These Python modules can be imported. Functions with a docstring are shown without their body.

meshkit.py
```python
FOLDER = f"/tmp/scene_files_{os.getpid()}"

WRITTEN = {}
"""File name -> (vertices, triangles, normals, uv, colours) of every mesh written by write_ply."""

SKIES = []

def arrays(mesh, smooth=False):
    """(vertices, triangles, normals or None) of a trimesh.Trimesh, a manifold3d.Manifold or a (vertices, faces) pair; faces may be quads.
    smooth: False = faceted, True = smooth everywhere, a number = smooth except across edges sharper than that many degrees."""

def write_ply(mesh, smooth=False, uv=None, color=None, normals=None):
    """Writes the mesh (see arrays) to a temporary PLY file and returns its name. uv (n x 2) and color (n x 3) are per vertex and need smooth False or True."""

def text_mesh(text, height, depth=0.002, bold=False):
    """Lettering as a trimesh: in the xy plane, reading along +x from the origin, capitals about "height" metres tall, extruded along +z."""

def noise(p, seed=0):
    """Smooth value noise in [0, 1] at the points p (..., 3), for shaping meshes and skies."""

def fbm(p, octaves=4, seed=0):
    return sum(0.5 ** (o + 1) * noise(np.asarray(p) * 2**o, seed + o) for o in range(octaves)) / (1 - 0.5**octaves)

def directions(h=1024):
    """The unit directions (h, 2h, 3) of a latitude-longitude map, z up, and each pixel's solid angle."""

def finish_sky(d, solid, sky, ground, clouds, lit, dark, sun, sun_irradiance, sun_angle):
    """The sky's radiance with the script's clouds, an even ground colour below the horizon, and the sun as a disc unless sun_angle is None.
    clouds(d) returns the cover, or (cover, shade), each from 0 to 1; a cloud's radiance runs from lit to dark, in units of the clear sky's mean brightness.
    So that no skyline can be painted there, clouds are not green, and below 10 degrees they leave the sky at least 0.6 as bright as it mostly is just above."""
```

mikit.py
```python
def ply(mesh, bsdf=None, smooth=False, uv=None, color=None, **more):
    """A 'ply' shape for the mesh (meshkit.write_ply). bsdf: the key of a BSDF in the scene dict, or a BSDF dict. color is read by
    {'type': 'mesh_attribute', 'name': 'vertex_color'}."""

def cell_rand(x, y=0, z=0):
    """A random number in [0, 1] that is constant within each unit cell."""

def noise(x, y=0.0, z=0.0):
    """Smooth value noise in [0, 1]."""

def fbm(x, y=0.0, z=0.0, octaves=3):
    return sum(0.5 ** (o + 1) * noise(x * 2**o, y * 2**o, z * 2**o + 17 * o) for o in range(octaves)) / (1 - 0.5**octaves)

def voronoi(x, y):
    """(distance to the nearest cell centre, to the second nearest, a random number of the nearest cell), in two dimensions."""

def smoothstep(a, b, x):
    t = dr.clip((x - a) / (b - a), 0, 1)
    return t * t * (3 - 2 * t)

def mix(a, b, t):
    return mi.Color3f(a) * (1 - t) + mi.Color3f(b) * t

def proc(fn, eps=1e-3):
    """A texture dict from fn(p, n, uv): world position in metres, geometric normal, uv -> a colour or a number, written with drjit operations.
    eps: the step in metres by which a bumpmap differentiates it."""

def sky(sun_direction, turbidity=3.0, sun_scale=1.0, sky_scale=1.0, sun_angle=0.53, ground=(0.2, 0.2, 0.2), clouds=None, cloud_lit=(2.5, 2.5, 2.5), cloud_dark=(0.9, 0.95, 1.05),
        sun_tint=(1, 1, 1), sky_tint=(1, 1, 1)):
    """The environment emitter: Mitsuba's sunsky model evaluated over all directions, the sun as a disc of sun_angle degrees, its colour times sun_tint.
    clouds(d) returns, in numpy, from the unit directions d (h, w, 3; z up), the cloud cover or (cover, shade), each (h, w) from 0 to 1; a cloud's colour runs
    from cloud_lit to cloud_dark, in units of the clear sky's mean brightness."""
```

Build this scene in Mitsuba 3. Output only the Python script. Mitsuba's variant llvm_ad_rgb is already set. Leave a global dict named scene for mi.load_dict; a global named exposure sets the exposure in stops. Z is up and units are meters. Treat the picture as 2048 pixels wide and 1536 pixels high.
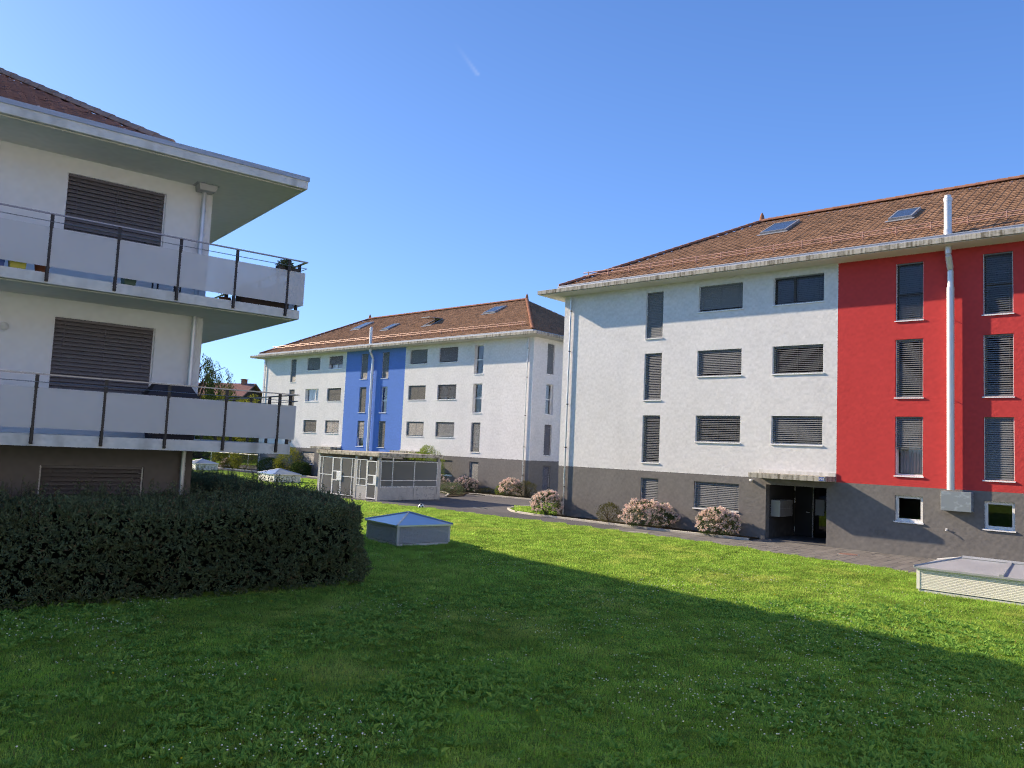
import math, random
import numpy as np, trimesh, drjit as dr, mitsuba as mi, mikit, meshkit
from shapely.geometry import Polygon, Point, box as sbox
from shapely.ops import unary_union
from mikit import noise, fbm, cell_rand, smoothstep, mix
T = mi.ScalarTransform4f
scene, labels = {}, {}
rng = np.random.default_rng(7)
# ------------------------------------------------------------------ camera, sky, exposure
EYE = 3.1                                        # eye height over the path, metres
FPX, PITCH, ROLL = 1572.05, 0.0832, 0.0452       # focal length in pixels of a 2048 wide frame
_f = np.array([0, math.cos(PITCH), math.sin(PITCH)]); _v = np.array([0, -math.sin(PITCH), math.cos(PITCH)])
_up = -math.sin(ROLL) * np.array([1., 0, 0]) + math.cos(ROLL) * _v
scene['camera'] = {'type': 'perspective', 'fov': math.degrees(2 * math.atan(1024 / FPX)), 'fov_axis': 'x', 'near_clip': 0.05, 'far_clip': 3000.0,
                   'to_world': T().look_at(origin=[0, 0, EYE], target=[0, _f[1], EYE + _f[2]], up=_up.tolist())}
SUN = (-0.803, 0.389, 0.452)
_c0 = np.array([-0.0870, 0.8781, 0.4705]); _c1 = np.array([-0.0560, 0.8970, 0.4384])
def contrail(d):
    ax = (_c1 - _c0); L = np.linalg.norm(ax); ax = ax / L
    rel = d - _c0; t = rel @ ax / L
    off = np.linalg.norm(rel - (rel @ ax)[..., None] * ax, axis=-1)
    return np.where((t > 0) & (t < 1), 0.17 * np.clip(t, 0, 1) ** 1.5 * np.exp(-(off / 0.0016) ** 2), 0) * (np.abs(rel).sum(-1) < 0.3)
scene['sky'] = mikit.sky(SUN, turbidity=2.6, clouds=contrail, ground=(0.14, 0.17, 0.08), sky_tint=(.59, .75, 1.18), sun_tint=(.95, 1., 1.14))
exposure = 2.75
# ------------------------------------------------------------------ materials
def C(*c): return {'type': 'rgb', 'value': list(c)}
def tex(c): return mikit.proc(c) if callable(c) else C(*c)
def mat(key, base, rough=None, metallic=0.0, bump=None, scale=1.0, eps=0.004, spec=0.5):
    b = {'type': 'diffuse', 'reflectance': tex(base)} if rough is None else {'type': 'principled', 'base_color': tex(base), 'roughness': rough, 'metallic': metallic, 'specular': spec}
    if bump is not None: b = {'type': 'bumpmap', 'arbitrary': mikit.proc(bump, eps=eps), 'bsdf': b, 'scale': scale}
    scene[key] = {'type': 'twosided', 'bsdf': b}
    return key
def stucco(c, amt=0.10):
    def fn(p, n, uv):
        a = fbm(p.x * 11, p.y * 11, p.z * 9, 2); b = fbm(p.x * 0.9, p.y * 0.9, p.z * 0.5, 3); s = noise(p.x * 2.2, p.y * 2.2, p.z * 0.2)
        k = 1 + amt * 2.0 * (a - .5) + amt * .8 * (b - .5) + amt * .5 * (s - .5)
        w = smoothstep(.75, .05, p.z + .5 * (fbm(p.x * 1.7, p.y * 1.7, 0, 3) - .5))
        return mix(mi.Color3f(*c) * k, (.30, .285, .26), w * .30 * noise(p.x * 6, p.y * 6, p.z * 6))
    return fn
def sbump(p, n, uv): return noise(p.x * 26, p.y * 26, p.z * 26) * .6 + noise(p.x * 11, p.y * 11, p.z * 11)
mat('mat_wall', stucco((.68, .68, .685), .14), bump=sbump, scale=.006, eps=.01)
mat('mat_base', stucco((.185, .178, .172), .18), bump=sbump, scale=.006, eps=.01)
mat('mat_red', stucco((.52, .062, .062), .09), bump=sbump, scale=.005, eps=.01)
mat('mat_blue', stucco((.13, .235, .60), .08), bump=sbump, scale=.005, eps=.01)
mat('mat_wall_near', stucco((.76, .755, .745), .05), bump=sbump, scale=.002, eps=.01)
mat('mat_wall_far', stucco((.52, .56, .66), .05))
mat('mat_base_near', stucco((.19, .17, .165), .10), bump=sbump, scale=.003, eps=.01)
def stained(c, dark, sx=7.0, lo=.35, hi=.75, vz=1.1):
    def fn(p, n, uv):
        h = p.x * .74 - p.y * .67
        h2 = p.x * .67 + p.y * .74
        s = fbm(h * sx, h2 * sx, p.z * vz, 3); g = fbm(p.x * 14, p.y * 14, p.z * 14, 2)
        k = smoothstep(lo, hi, s * .75 + g * .25)
        return mix(c, dark, k) * (.85 + .3 * g)
    return fn
mat('mat_fascia', stained((.46, .44, .385), (.15, .135, .105), 13, .38, .70, .5))
mat('mat_fascia_shed', stained((.56, .51, .42), (.20, .175, .135), 9, .40, .72, 3.))
mat('mat_fascia_wet', stained((.30, .29, .25), (.07, .065, .052), 4, .3, .6))
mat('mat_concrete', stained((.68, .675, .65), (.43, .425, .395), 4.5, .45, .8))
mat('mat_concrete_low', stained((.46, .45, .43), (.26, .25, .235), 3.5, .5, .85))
mat('mat_soffit', stucco((.60, .585, .54), .05))
mat('mat_soffit_near', stucco((.66, .655, .60), .05))
mat('mat_white', (.74, .74, .73), .35)
mat('mat_alu_sill', (.78, .78, .78), .32, .0)
mat('mat_frame_dark', (.07, .065, .058), .4)
mat('mat_blind', (.168, .178, .188), .55, spec=.2)
mat('mat_blind_light', (.185, .18, .165))
mat('mat_blind_near', (.125, .11, .112), .4)
mat('mat_galv', lambda p, n, uv: mi.Color3f(.62, .64, .66) * (.75 + .4 * fbm(p.x * 9, p.y * 9, p.z * 5, 3)), .42, .85)
mat('mat_zinc', lambda p, n, uv: mi.Color3f(.36, .39, .44) * (.85 + .3 * fbm(p.x * 3, p.y * 3, p.z * 20, 2)), .5, .4)
mat('mat_flue', (.70, .70, .70), .42, .45)
mat('mat_steel_dark', lambda p, n, uv: mi.Color3f(.030, .028, .029) * (.8 + .5 * noise(p.x * 30, p.y * 30, p.z * 12)), .45, .3)
mat('mat_steel_rail', (.30, .30, .31), .36, .8)
mat('mat_copper', lambda p, n, uv: mi.Color3f(.50, .30, .225) * (.8 + .4 * noise(p.x * 9, p.y * 9, p.z * 9)), .5, .15)
mat('mat_black', (.012, .012, .013), .4)
mat('mat_door', (.03, .03, .033), .3)
mat('mat_paper', (.35, .37, .40))
mat('mat_curtain', (.22, .23, .25))
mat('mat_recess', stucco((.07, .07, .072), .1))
mat('mat_mailbox', (.42, .44, .44), .4, .5)
mat('mat_plaque', (.05, .10, .33), .3)
mat('mat_lead', lambda p, n, uv: mi.Color3f(.33, .34, .35) * (.85 + .3 * fbm(p.x * 4, p.y * 4, p.z * 4, 3)), .45, .4)
mat('mat_vent', (.80, .785, .71), .5, .0)
mat('mat_vent_dark', (.40, .42, .45), .5, .1)
mat('mat_vent_post', (.52, .53, .50), .5, .1)
mat('mat_lid_dull', lambda p, n, uv: mi.Color3f(.36, .375, .39) * (.85 + .3 * fbm(p.x * 2, p.y * 2, p.z * 2, 3)), .5, .25)
mat('mat_lid', lambda p, n, uv: mi.Color3f(.50, .52, .55) * (.9 + .2 * fbm(p.x * 2, p.y * 2, p.z * 2, 3)), .30, .85)
mat('mat_plastic_yellow', (.48, .44, .05), .4)
mat('mat_plastic_blue', (.02, .08, .35), .4)
mat('mat_plastic_green', (.03, .10, .06), .4)
mat('mat_cover', lambda p, n, uv: mi.Color3f(.022, .017, .02) * (.7 + .8 * fbm(p.x * 6, p.y * 6, p.z * 3, 3)), .55)
mat('mat_terracotta', (.22, .09, .05))
mat('mat_bark', lambda p, n, uv: mi.Color3f(.085, .066, .05) * (.6 + .9 * fbm(p.x * 10, p.y * 10, p.z * 3, 3)))
mat('mat_timber', lambda p, n, uv: mi.Color3f(.075, .055, .045) * (.7 + .6 * fbm(p.x * 3, p.y * 3, p.z * .5, 3)))
mat('mat_asphalt', lambda p, n, uv: mi.Color3f(.125, .122, .125) * (.72 + .35 * fbm(p.x * .5, p.y * .5, 0, 3) + .35 * fbm(p.x * 14, p.y * 14, 0, 2)))
def paver(p, n, uv):
    r = cell_rand(uv.x * 977, uv.y * 977)
    return mi.Color3f(.185, .178, .168) * (.78 + .24 * r + .30 * fbm(p.x * 5, p.y * 5, 0, 3))
mat('mat_paver', paver)
mat('mat_kerb', lambda p, n, uv: mi.Color3f(.50, .475, .42) * (.65 + .6 * fbm(p.x * 4, p.y * 4, p.z * 9, 3)))
mat('mat_soil', lambda p, n, uv: mi.Color3f(.055, .047, .034) * (.5 + 1. * fbm(p.x * 6, p.y * 6, 0, 3)))
mat('mat_rust', (.20, .125, .10), .6)
def lawncol(p, n, uv):
    a = fbm(p.x * 1.3, p.y * 1.3, 0, 3); b = fbm(p.x * 9, p.y * 9, 0, 2)
    return mix((.10, .18, .030), (.17, .24, .05), a) * (.6 + .8 * b)
mat('mat_lawn', lawncol)
def tilecol(a, b, patina=.45):
    def fn(p, n, uv):
        r = cell_rand(uv.x, uv.y, 3); r2 = cell_rand(uv.x, uv.y, 9)
        c = mix(a, b, r)
        c = mix(c, (.10, .085, .075), smoothstep(.80, 1., r2) * patina)
        return c * (.72 + .5 * fbm(p.x * 3, p.y * 3, p.z * 3, 3))
    return fn
mat('mat_tile', tilecol((.285, .175, .110), (.345, .215, .138)))
mat('mat_tile_near', tilecol((.285, .165, .14), (.32, .19, .16), 0.0))
mat('mat_ridge', lambda p, n, uv: mi.Color3f(.33, .17, .115) * (.6 + .8 * fbm(p.x * 5, p.y * 5, p.z * 5, 3)))
mat('mat_ridge_near', lambda p, n, uv: mi.Color3f(.36, .25, .20) * (.65 + .7 * fbm(p.x * 6, p.y * 6, p.z * 6, 3)))
scene['mat_glass'] = {'type': 'thindielectric', 'int_ior': 1.52}
scene['mat_panel'] = {'type': 'mask', 'opacity': 0.76, 'bsdf': {'type': 'twosided', 'bsdf': {'type': 'principled', 'base_color': C(.60, .60, .61), 'roughness': .5, 'metallic': .1}}}
scene['mat_mesh'] = {'type': 'mask', 'opacity': 0.42, 'bsdf': {'type': 'twosided', 'bsdf': {'type': 'diffuse', 'reflectance': C(.30, .30, .29)}}}
def leafmat(key, a, b, trans=.5, rough=.45, big=0.0, c3=None):
    def fn(p, n, uv):
        c = mix(a, b, uv.x)
        if c3 is not None: c = mix(c, c3, smoothstep(.92, .99, uv.y))
        if big: c = c * (1 - big / 2 + big * fbm(p.x * 1.1, p.y * 1.1, p.z * 1.1, 2))
        return c
    scene[key] = {'type': 'principledthin', 'base_color': mikit.proc(fn), 'roughness': rough, 'diff_trans': trans, 'spec_trans': 0.0, 'eta': 1.35}
    return key
def grasscol(p, n, uv):
    a = fbm(p.x * .55, p.y * .55, 3., 3); b = fbm(p.x * 2.6, p.y * 2.6, 7., 2)
    c = mix((.25, .46, .07), (.44, .60, .12), uv.x)
    c = mix(c, (.48, .48, .14), smoothstep(.50, .80, a * .6 + b * .4) * .55)
    return mix(c, (.26, .235, .09), smoothstep(.93, .97, uv.y)) * (.62 + .76 * b)
scene['mat_grass'] = {'type': 'principledthin', 'base_color': mikit.proc(grasscol), 'roughness': .5, 'diff_trans': 1.2, 'spec_trans': 0.0, 'eta': 1.35}
leafmat('mat_weed', (.15, .33, .07), (.30, .47, .10), .8)
leafmat('mat_hedge', (.105, .145, .078), (.20, .245, .13), .6, .4, .5, (.22, .15, .09))
leafmat('mat_shrub', (.030, .065, .020), (.080, .12, .035), .6, .5, .4)
leafmat('mat_shrub_olive', (.075, .085, .025), (.135, .125, .045), .6, .5, .5)
leafmat('mat_shrub_lime', (.16, .25, .03), (.32, .37, .07), .7, .5, .4)
leafmat('mat_flower', (.80, .58, .53), (.88, .78, .66), .5, .6, .2)
leafmat('mat_willow', (.035, .062, .020), (.075, .105, .035), .6, .5, .6)
leafmat('mat_yellowtree', (.10, .13, .018), (.36, .35, .05), .7, .5, .5)
mat('mat_daisy', (.86, .82, .74))
mat('mat_dandelion', (.62, .45, .02))
# ------------------------------------------------------------------ naming and mesh helpers
_count = {}
def numbered(name):
    k = _count.get(name, 0); _count[name] = k + 1
    return name if k == 0 else f'{name}_{k:03d}'
def put(key, mesh, material, smooth=False, uv=None):
    scene[key] = mikit.ply(mesh, material, smooth=smooth, uv=uv); return key
def part(parent, name, mesh, material, smooth=False, uv=None, kind=None, label=None):
    key = numbered(parent + '__' + name); put(key, mesh, material, smooth, uv)
    if kind or label: labels[key] = {k: v for k, v in (('kind', kind), ('label', label)) if v}
    return key
def thing(name, label, cat, group=None):
    key = numbered(name); labels[key] = {'label': label, 'category': cat}
    if group: labels[key]['group'] = group
    return key
def single(name, mesh, material, label, cat, group=None, smooth=False):
    key = thing(name, label, cat, group); put(key, mesh, material, smooth); return key
def struct(name, mesh=None, material=None, smooth=False, uv=None, kind='structure', label=None):
    key = numbered(name); labels[key] = {'kind': kind}
    if label: labels[key]['label'] = label
    if mesh is not None: put(key, mesh, material, smooth, uv)
    return key
cat = trimesh.util.concatenate
def bx(x0, x1, y0, y1, z0, z1):
    m = trimesh.creation.box(extents=(abs(x1 - x0), abs(y1 - y0), abs(z1 - z0)))
    m.apply_translation(((x0 + x1) / 2, (y0 + y1) / 2, (z0 + z1) / 2)); return m
def cbx(x0, x1, y0, y1, z0, z1, c=.01):
    p = []
    for x, sx in ((x0, 1), (x1, -1)):
        for y, sy in ((y0, 1), (y1, -1)):
            for z, sz in ((z0, 1), (z1, -1)):
                p += [(x + sx * c, y + sy * c, z), (x + sx * c, y, z + sz * c), (x, y + sy * c, z + sz * c)]
    return trimesh.convex.convex_hull(np.array(p))
def hull(pts): return trimesh.convex.convex_hull(np.array(pts, float))
def tube(pts, r, sides=8, cap=True):
    p = np.asarray(pts, float); r = np.broadcast_to(np.asarray(r, float), (len(p),))
    t = np.gradient(p, axis=0); t /= np.linalg.norm(t, axis=1, keepdims=True)
    a = np.cross(t, np.where(np.abs(t[:, 2:]) < .9, [0, 0, 1.], [1., 0, 0])); a /= np.linalg.norm(a, axis=1, keepdims=True)
    for i in range(1, len(a)):
        if a[i] @ a[i - 1] < 0: a[i] = -a[i]
    b = np.cross(t, a); ang = np.arange(sides) * 2 * np.pi / sides
    v = p[:, None] + r[:, None, None] * (np.cos(ang)[None, :, None] * a[:, None] + np.sin(ang)[None, :, None] * b[:, None])
    f = []
    for i in range(len(p) - 1):
        for j in range(sides):
            q = (i * sides + j, i * sides + (j + 1) % sides, (i + 1) * sides + (j + 1) % sides, (i + 1) * sides + j)
            f += [(q[0], q[1], q[2]), (q[0], q[2], q[3])]
    v = v.reshape(-1, 3)
    if cap:
        n = len(v); v = np.vstack([v, p[:1], p[-1:]]); e = (len(p) - 1) * sides
        for j in range(sides): f += [(n, (j + 1) % sides, j), (n + 1, e + j, e + (j + 1) % sides)]
    return trimesh.Trimesh(v, np.array(f), process=False)
def bar(a, b, w, d=None):
    """a square bar from a to b"""
    return tube([a, b], w / 2 * 1.414, 4)
def extr(poly, n0, n1):
    """a polygon of the (u, z) plane, extruded along n from n0 to n1"""
    m = trimesh.creation.extrude_polygon(poly, n1 - n0, engine='earcut')
    v = m.vertices.copy(); m.vertices = np.stack([v[:, 0], v[:, 2] + n0, v[:, 1]], 1); m.invert(); return m
def flat(poly, z0, z1):
    m = trimesh.creation.extrude_polygon(poly, z1 - z0, engine='earcut'); m.apply_translation((0, 0, z0)); return m
class Frame:
    def __init__(s, P, ang_u, ang_n):
        s.P, s.du, s.nn = np.array([*P, 0.]), np.array([*ang_u, 0.]), np.array([*ang_n, 0.])
        s.M = np.eye(4); s.M[:3, 0] = s.du; s.M[:3, 1] = s.nn; s.M[:3, 3] = s.P + [0, 0, EYE]
    def __call__(s, m): m = m.copy(); m.apply_transform(s.M); return m
    def w(s, u, n, z=0.0): return s.P + u * s.du + n * s.nn + np.array([0, 0, z + EYE])
    def loc(s, xy): q = np.asarray(xy)[:2] - s.P[:2]; return q @ s.du[:2], q @ s.nn[:2]
def mk(P, a, left=False):
    if left: return Frame(P, (-math.sin(a), -math.cos(a)), (math.cos(a), -math.sin(a)))
    return Frame(P, (-math.sin(a), -math.cos(a)), (-math.cos(a), math.sin(a)))
FR = mk((2.465, 38.675), -.8354); FB = mk((-24.1, 75.933), -.8330); FL = mk((-6.568, 16.413), .9075, True)
def local(F, polyuv): return Polygon([F.w(*q)[:2] for q in polyuv])
G = -3.1                                          # path level, from the eye
# ------------------------------------------------------------------ leaves
def leaves(base, d, length, width, fold=.25, seed=0, bend=0.0):
    """N diamond leaves of two triangles; returns mesh and uv (one random pair per leaf)"""
    r = np.random.default_rng(seed); N = len(base)
    d = d / np.linalg.norm(d, axis=1, keepdims=True)
    s = np.cross(d, r.normal(size=(N, 3))); s /= np.linalg.norm(s, axis=1, keepdims=True) + 1e-9
    nn = np.cross(d, s); L = np.broadcast_to(length, (N,))[:, None]; W = np.broadcast_to(width, (N,))[:, None]
    mid = base + d * L * .48 + nn * W * fold
    v = np.stack([base, mid + s * W / 2, base + d * L - nn * L * bend, mid - s * W / 2], 1).reshape(-1, 3)
    i = np.arange(N)[:, None] * 4
    f = np.vstack([i + [0, 1, 2], i + [0, 2, 3]])
    return (v, f), np.repeat(r.random((N, 2)), 4, axis=0)
def sphere_dirs(r, N): d = r.normal(size=(N, 3)); return d / np.linalg.norm(d, axis=1, keepdims=True)

# ------------------------------------------------------------------ roofs
def tile_field(O, e1, e2, poly, pw=.30, ph=.335, seed=0, roll=.028):
    """interlocking tiles on the plane O + s e1 + t e2, where their centres lie in poly (s, t)"""
    e1 = np.array(e1, float); e2 = np.array(e2, float); e1 /= np.linalg.norm(e1); e2 /= np.linalg.norm(e2); e3 = np.cross(e1, e2)
    if e3[2] < 0: e3 = -e3
    x0, y0, x1, y1 = poly.bounds; r = np.random.default_rng(seed)
    prof = np.array([(0, .012), (.025, roll * .8), (.07, roll), (.115, roll * .8), (.14, .008), (.298, .006)]) * [pw / .30, 1]
    K = len(prof); st = []
    import shapely
    ss, tt = np.meshgrid(np.arange(x0, x1, pw), np.arange(y0 - .02, y1, ph), indexing='ij')
    ok = shapely.contains_xy(poly.buffer(.02), (ss + pw / 2).ravel(), (tt + ph * .5).ravel())
    S, Tt = ss.ravel()[ok], tt.ravel()[ok]; N = len(S)
    lift = .030 + r.normal(0, .0035, N); js = r.normal(0, .004, N); jt = r.normal(0, .006, N)
    low = np.stack([S[:, None] + js[:, None] + prof[None, :, 0], np.repeat((Tt + jt)[:, None], K, 1), lift[:, None] + prof[None, :, 1]], -1)
    up = np.stack([low[..., 0], low[..., 1] + ph * 1.06, prof[None, :, 1] * .92 + np.zeros((N, 1))], -1)
    bot = low.copy(); bot[..., 2] -= .028
    V = np.concatenate([low, up, bot], 1).reshape(-1, 3)
    f = []
    for k in range(K - 1):
        f += [(k, k + 1, K + k + 1), (k, K + k + 1, K + k), (2 * K + k, 2 * K + k + 1, k + 1), (2 * K + k, k + 1, k)]
    F = (np.array(f)[None] + (np.arange(N) * 3 * K)[:, None, None]).reshape(-1, 3)
    W = np.asarray(O) + V[:, :1] * e1 + V[:, 1:2] * e2 + V[:, 2:] * e3
    i, j = np.round(S / pw) + .5, np.round(Tt / ph) + .5
    uv = np.repeat(np.stack([i, j], 1), 3 * K, axis=0)
    return (W, F), uv
def cap_tiles(parent, F, a, b, material, r=.13, step=.40, kind=None, name='ridge_tile', lift=.03):
    a, b = np.array(a, float), np.array(b, float); L = np.linalg.norm(b - a); d = (b - a) / L; n = max(1, int(round(L / step))); ms = []
    side = np.cross(d, [0, 0, 1.]); side /= np.linalg.norm(side); up = np.cross(side, d)
    ang = np.linspace(-.15, math.pi + .15, 9)
    for i in range(n):
        p0, p1 = a + d * (L * i / n - .03), a + d * (L * (i + 1) / n + .03)
        rings = []
        for p, rr in ((p0, r * 1.12), (p0 + d * .05, r * 1.10), (p1, r * .93)):
            rings.append([p + up * lift + side * rr * math.cos(t) + up * rr * .8 * math.sin(t) for t in ang])
        rings.insert(0, [p0 + up * lift * .8 + side * r * .9 * math.cos(t) + up * r * .62 * math.sin(t) for t in ang])
        V = np.array(rings).reshape(-1, 3); f = []
        for q in range(3):
            for k in range(8):
                o = q * 9 + k; f += [(o, o + 1, o + 10), (o, o + 10, o + 9)]
        m = trimesh.Trimesh(V, f, process=False)
        if kind: ms.append(F(m))
        else: part(parent, name, F(m), material, smooth=40)
    if kind: part(parent, name + 's', cat(ms), material, smooth=40, kind=kind)

# ------------------------------------------------------------------ windows
def slat_mesh(u0, u1, ztop, zbot, n, pitch=.075, ang=45, w=.078, seed=0):
    r = np.random.default_rng(seed); a = math.radians(ang); ms_v, ms_f = [], []
    z = ztop - pitch * .5; k = 0
    while z > zbot + .02:
        aa = a + r.normal(0, .03); dn, dz = math.cos(aa), -math.sin(aa); sag = r.normal(0, .0015)
        P = [(t * w * dn - c * dz, t * w * dz + c * dn) for t, c in ((-.5, 0), (-.2, .009), (.2, .009), (.5, 0))]
        V = [(u, n + q[0], z + q[1] + (sag if i else -sag)) for i, u in enumerate((u0, u1)) for q in P]
        ms_v += V; ms_f += [(8 * k + j, 8 * k + j + 1, 8 * k + 4 + j + 1) for j in range(3)] + [(8 * k + j, 8 * k + 5 + j, 8 * k + 4 + j) for j in range(3)]
        z -= pitch; k += 1
    return trimesh.Trimesh(np.array(ms_v), np.array(ms_f), process=False)
def rect_frame(u0, u1, z0, z1, w, n0, n1):
    return extr(sbox(u0, z0, u1, z1).difference(sbox(u0 + w, z0 + w, u1 - w, z1 - w)), n0, n1)
def window(B, F, u0, u1, z0, z1, ang=50, cover=1.0, blind='mat_blind', frame='mat_white', mull=0, transom=0, sill=True, seed=0, each=False, deep=.09, curtain=False, pitch=.075, fw=.055, dn=-.20):
    wk = numbered(B + '__window')
    fr = [rect_frame(u0, u1, z0, z1, fw, dn - .05, dn + .02)]
    if mull: fr.append(bx((u0 + u1) / 2 - .05 if mull == 1 else u0 + (u1 - u0) * mull - .05, (u0 + u1) / 2 + .05 if mull == 1 else u0 + (u1 - u0) * mull + .05, dn - .048, dn + .018, z0 + fw, z1 - fw))
    if transom: fr.append(bx(u0 + fw, u1 - fw, dn - .048, dn + .022, z0 + (z1 - z0) * transom - .045, z0 + (z1 - z0) * transom + .045))
    part(wk, 'frame', F(cat(fr)), frame)
    part(wk, 'pane', F(bx(u0 + fw * .6, u1 - fw * .6, dn - .022, dn - .020, z0 + fw * .6, z1 - fw * .6)).slice_plane(F.w(0, dn - .021, 0), F.nn), 'mat_glass')
    if sill:
        s = hull([(u, n, z) for u in (u0 - .03, u1 + .03) for n, z in ((-.14, z0 + .012), (-.14, z0 - .02), (.055, z0 - .012), (.055, z0 - .050), (.04, z0 - .052))])
        part(wk, 'sill', F(s), 'mat_alu_sill')
    if curtain:
        x = np.linspace(u0 + .08, u1 - .08, 40); y = dn - .12 + .02 * np.sin(x * 60) + .01 * np.sin(x * 23)
        V = np.array([(a, b, z) for z in (z0 + .06, z1 - .06) for a, b in zip(x, y)]); f = [t for k in range(39) for t in ((k, k + 1, 41 + k), (k, 41 + k, 40 + k))]
        part(wk, 'curtain', F(trimesh.Trimesh(V, f, process=False)), 'mat_curtain', smooth=True)
    if cover > 0:
        zb = z1 - (z1 - z0) * cover + .01
        part(wk, 'guide_rail', F(bx(u1 - .028, u1 - .004, -deep - .02, -deep + .02, z0 + .015, z1)), 'mat_alu_sill')
        part(wk, 'guide_rail', F(bx(u0 + .004, u0 + .028, -deep - .02, -deep + .02, z0 + .015, z1)), 'mat_alu_sill')
        hd = bx(u0 + .03, u1 - .03, -deep - .045, -deep + .03, z1 - .05, z1 - .002)
        end = cbx(u0 + .03, u1 - .03, -deep - .03, -deep + .03, zb, zb + .03, .005)
        cords = [bx(u - .0025, u + .0025, -deep + .036, -deep + .040, zb + .03, z1 - .05) for u in ((u0 + .12, u1 - .12) if u1 - u0 < 1.2 else (u0 + .2, (u0 + u1) / 2, u1 - .2))]
        part(wk, 'head_rail', F(hd), blind)
        part(wk, 'bottom_bar', F(end), blind)
        part(wk, 'cord', F(cat(cords)), blind if each else 'mat_blind_light', kind='stuff')
        if each:
            z = z1 - .05; k = 0
            while z - pitch > zb + .03:
                part(B, 'blind_slat', F(slat_mesh(u0 + .032, u1 - .032, z, z - pitch + .001, -deep, pitch, ang, pitch * 1.06, seed * 100 + k)), blind, smooth=60); z -= pitch; k += 1
        else:
            part(wk, 'blind', F(slat_mesh(u0 + .032, u1 - .032, z1 - .05, zb + .03, -deep, pitch, ang, pitch * 1.04, seed)), blind, smooth=60, kind='stuff')
    return wk
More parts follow.
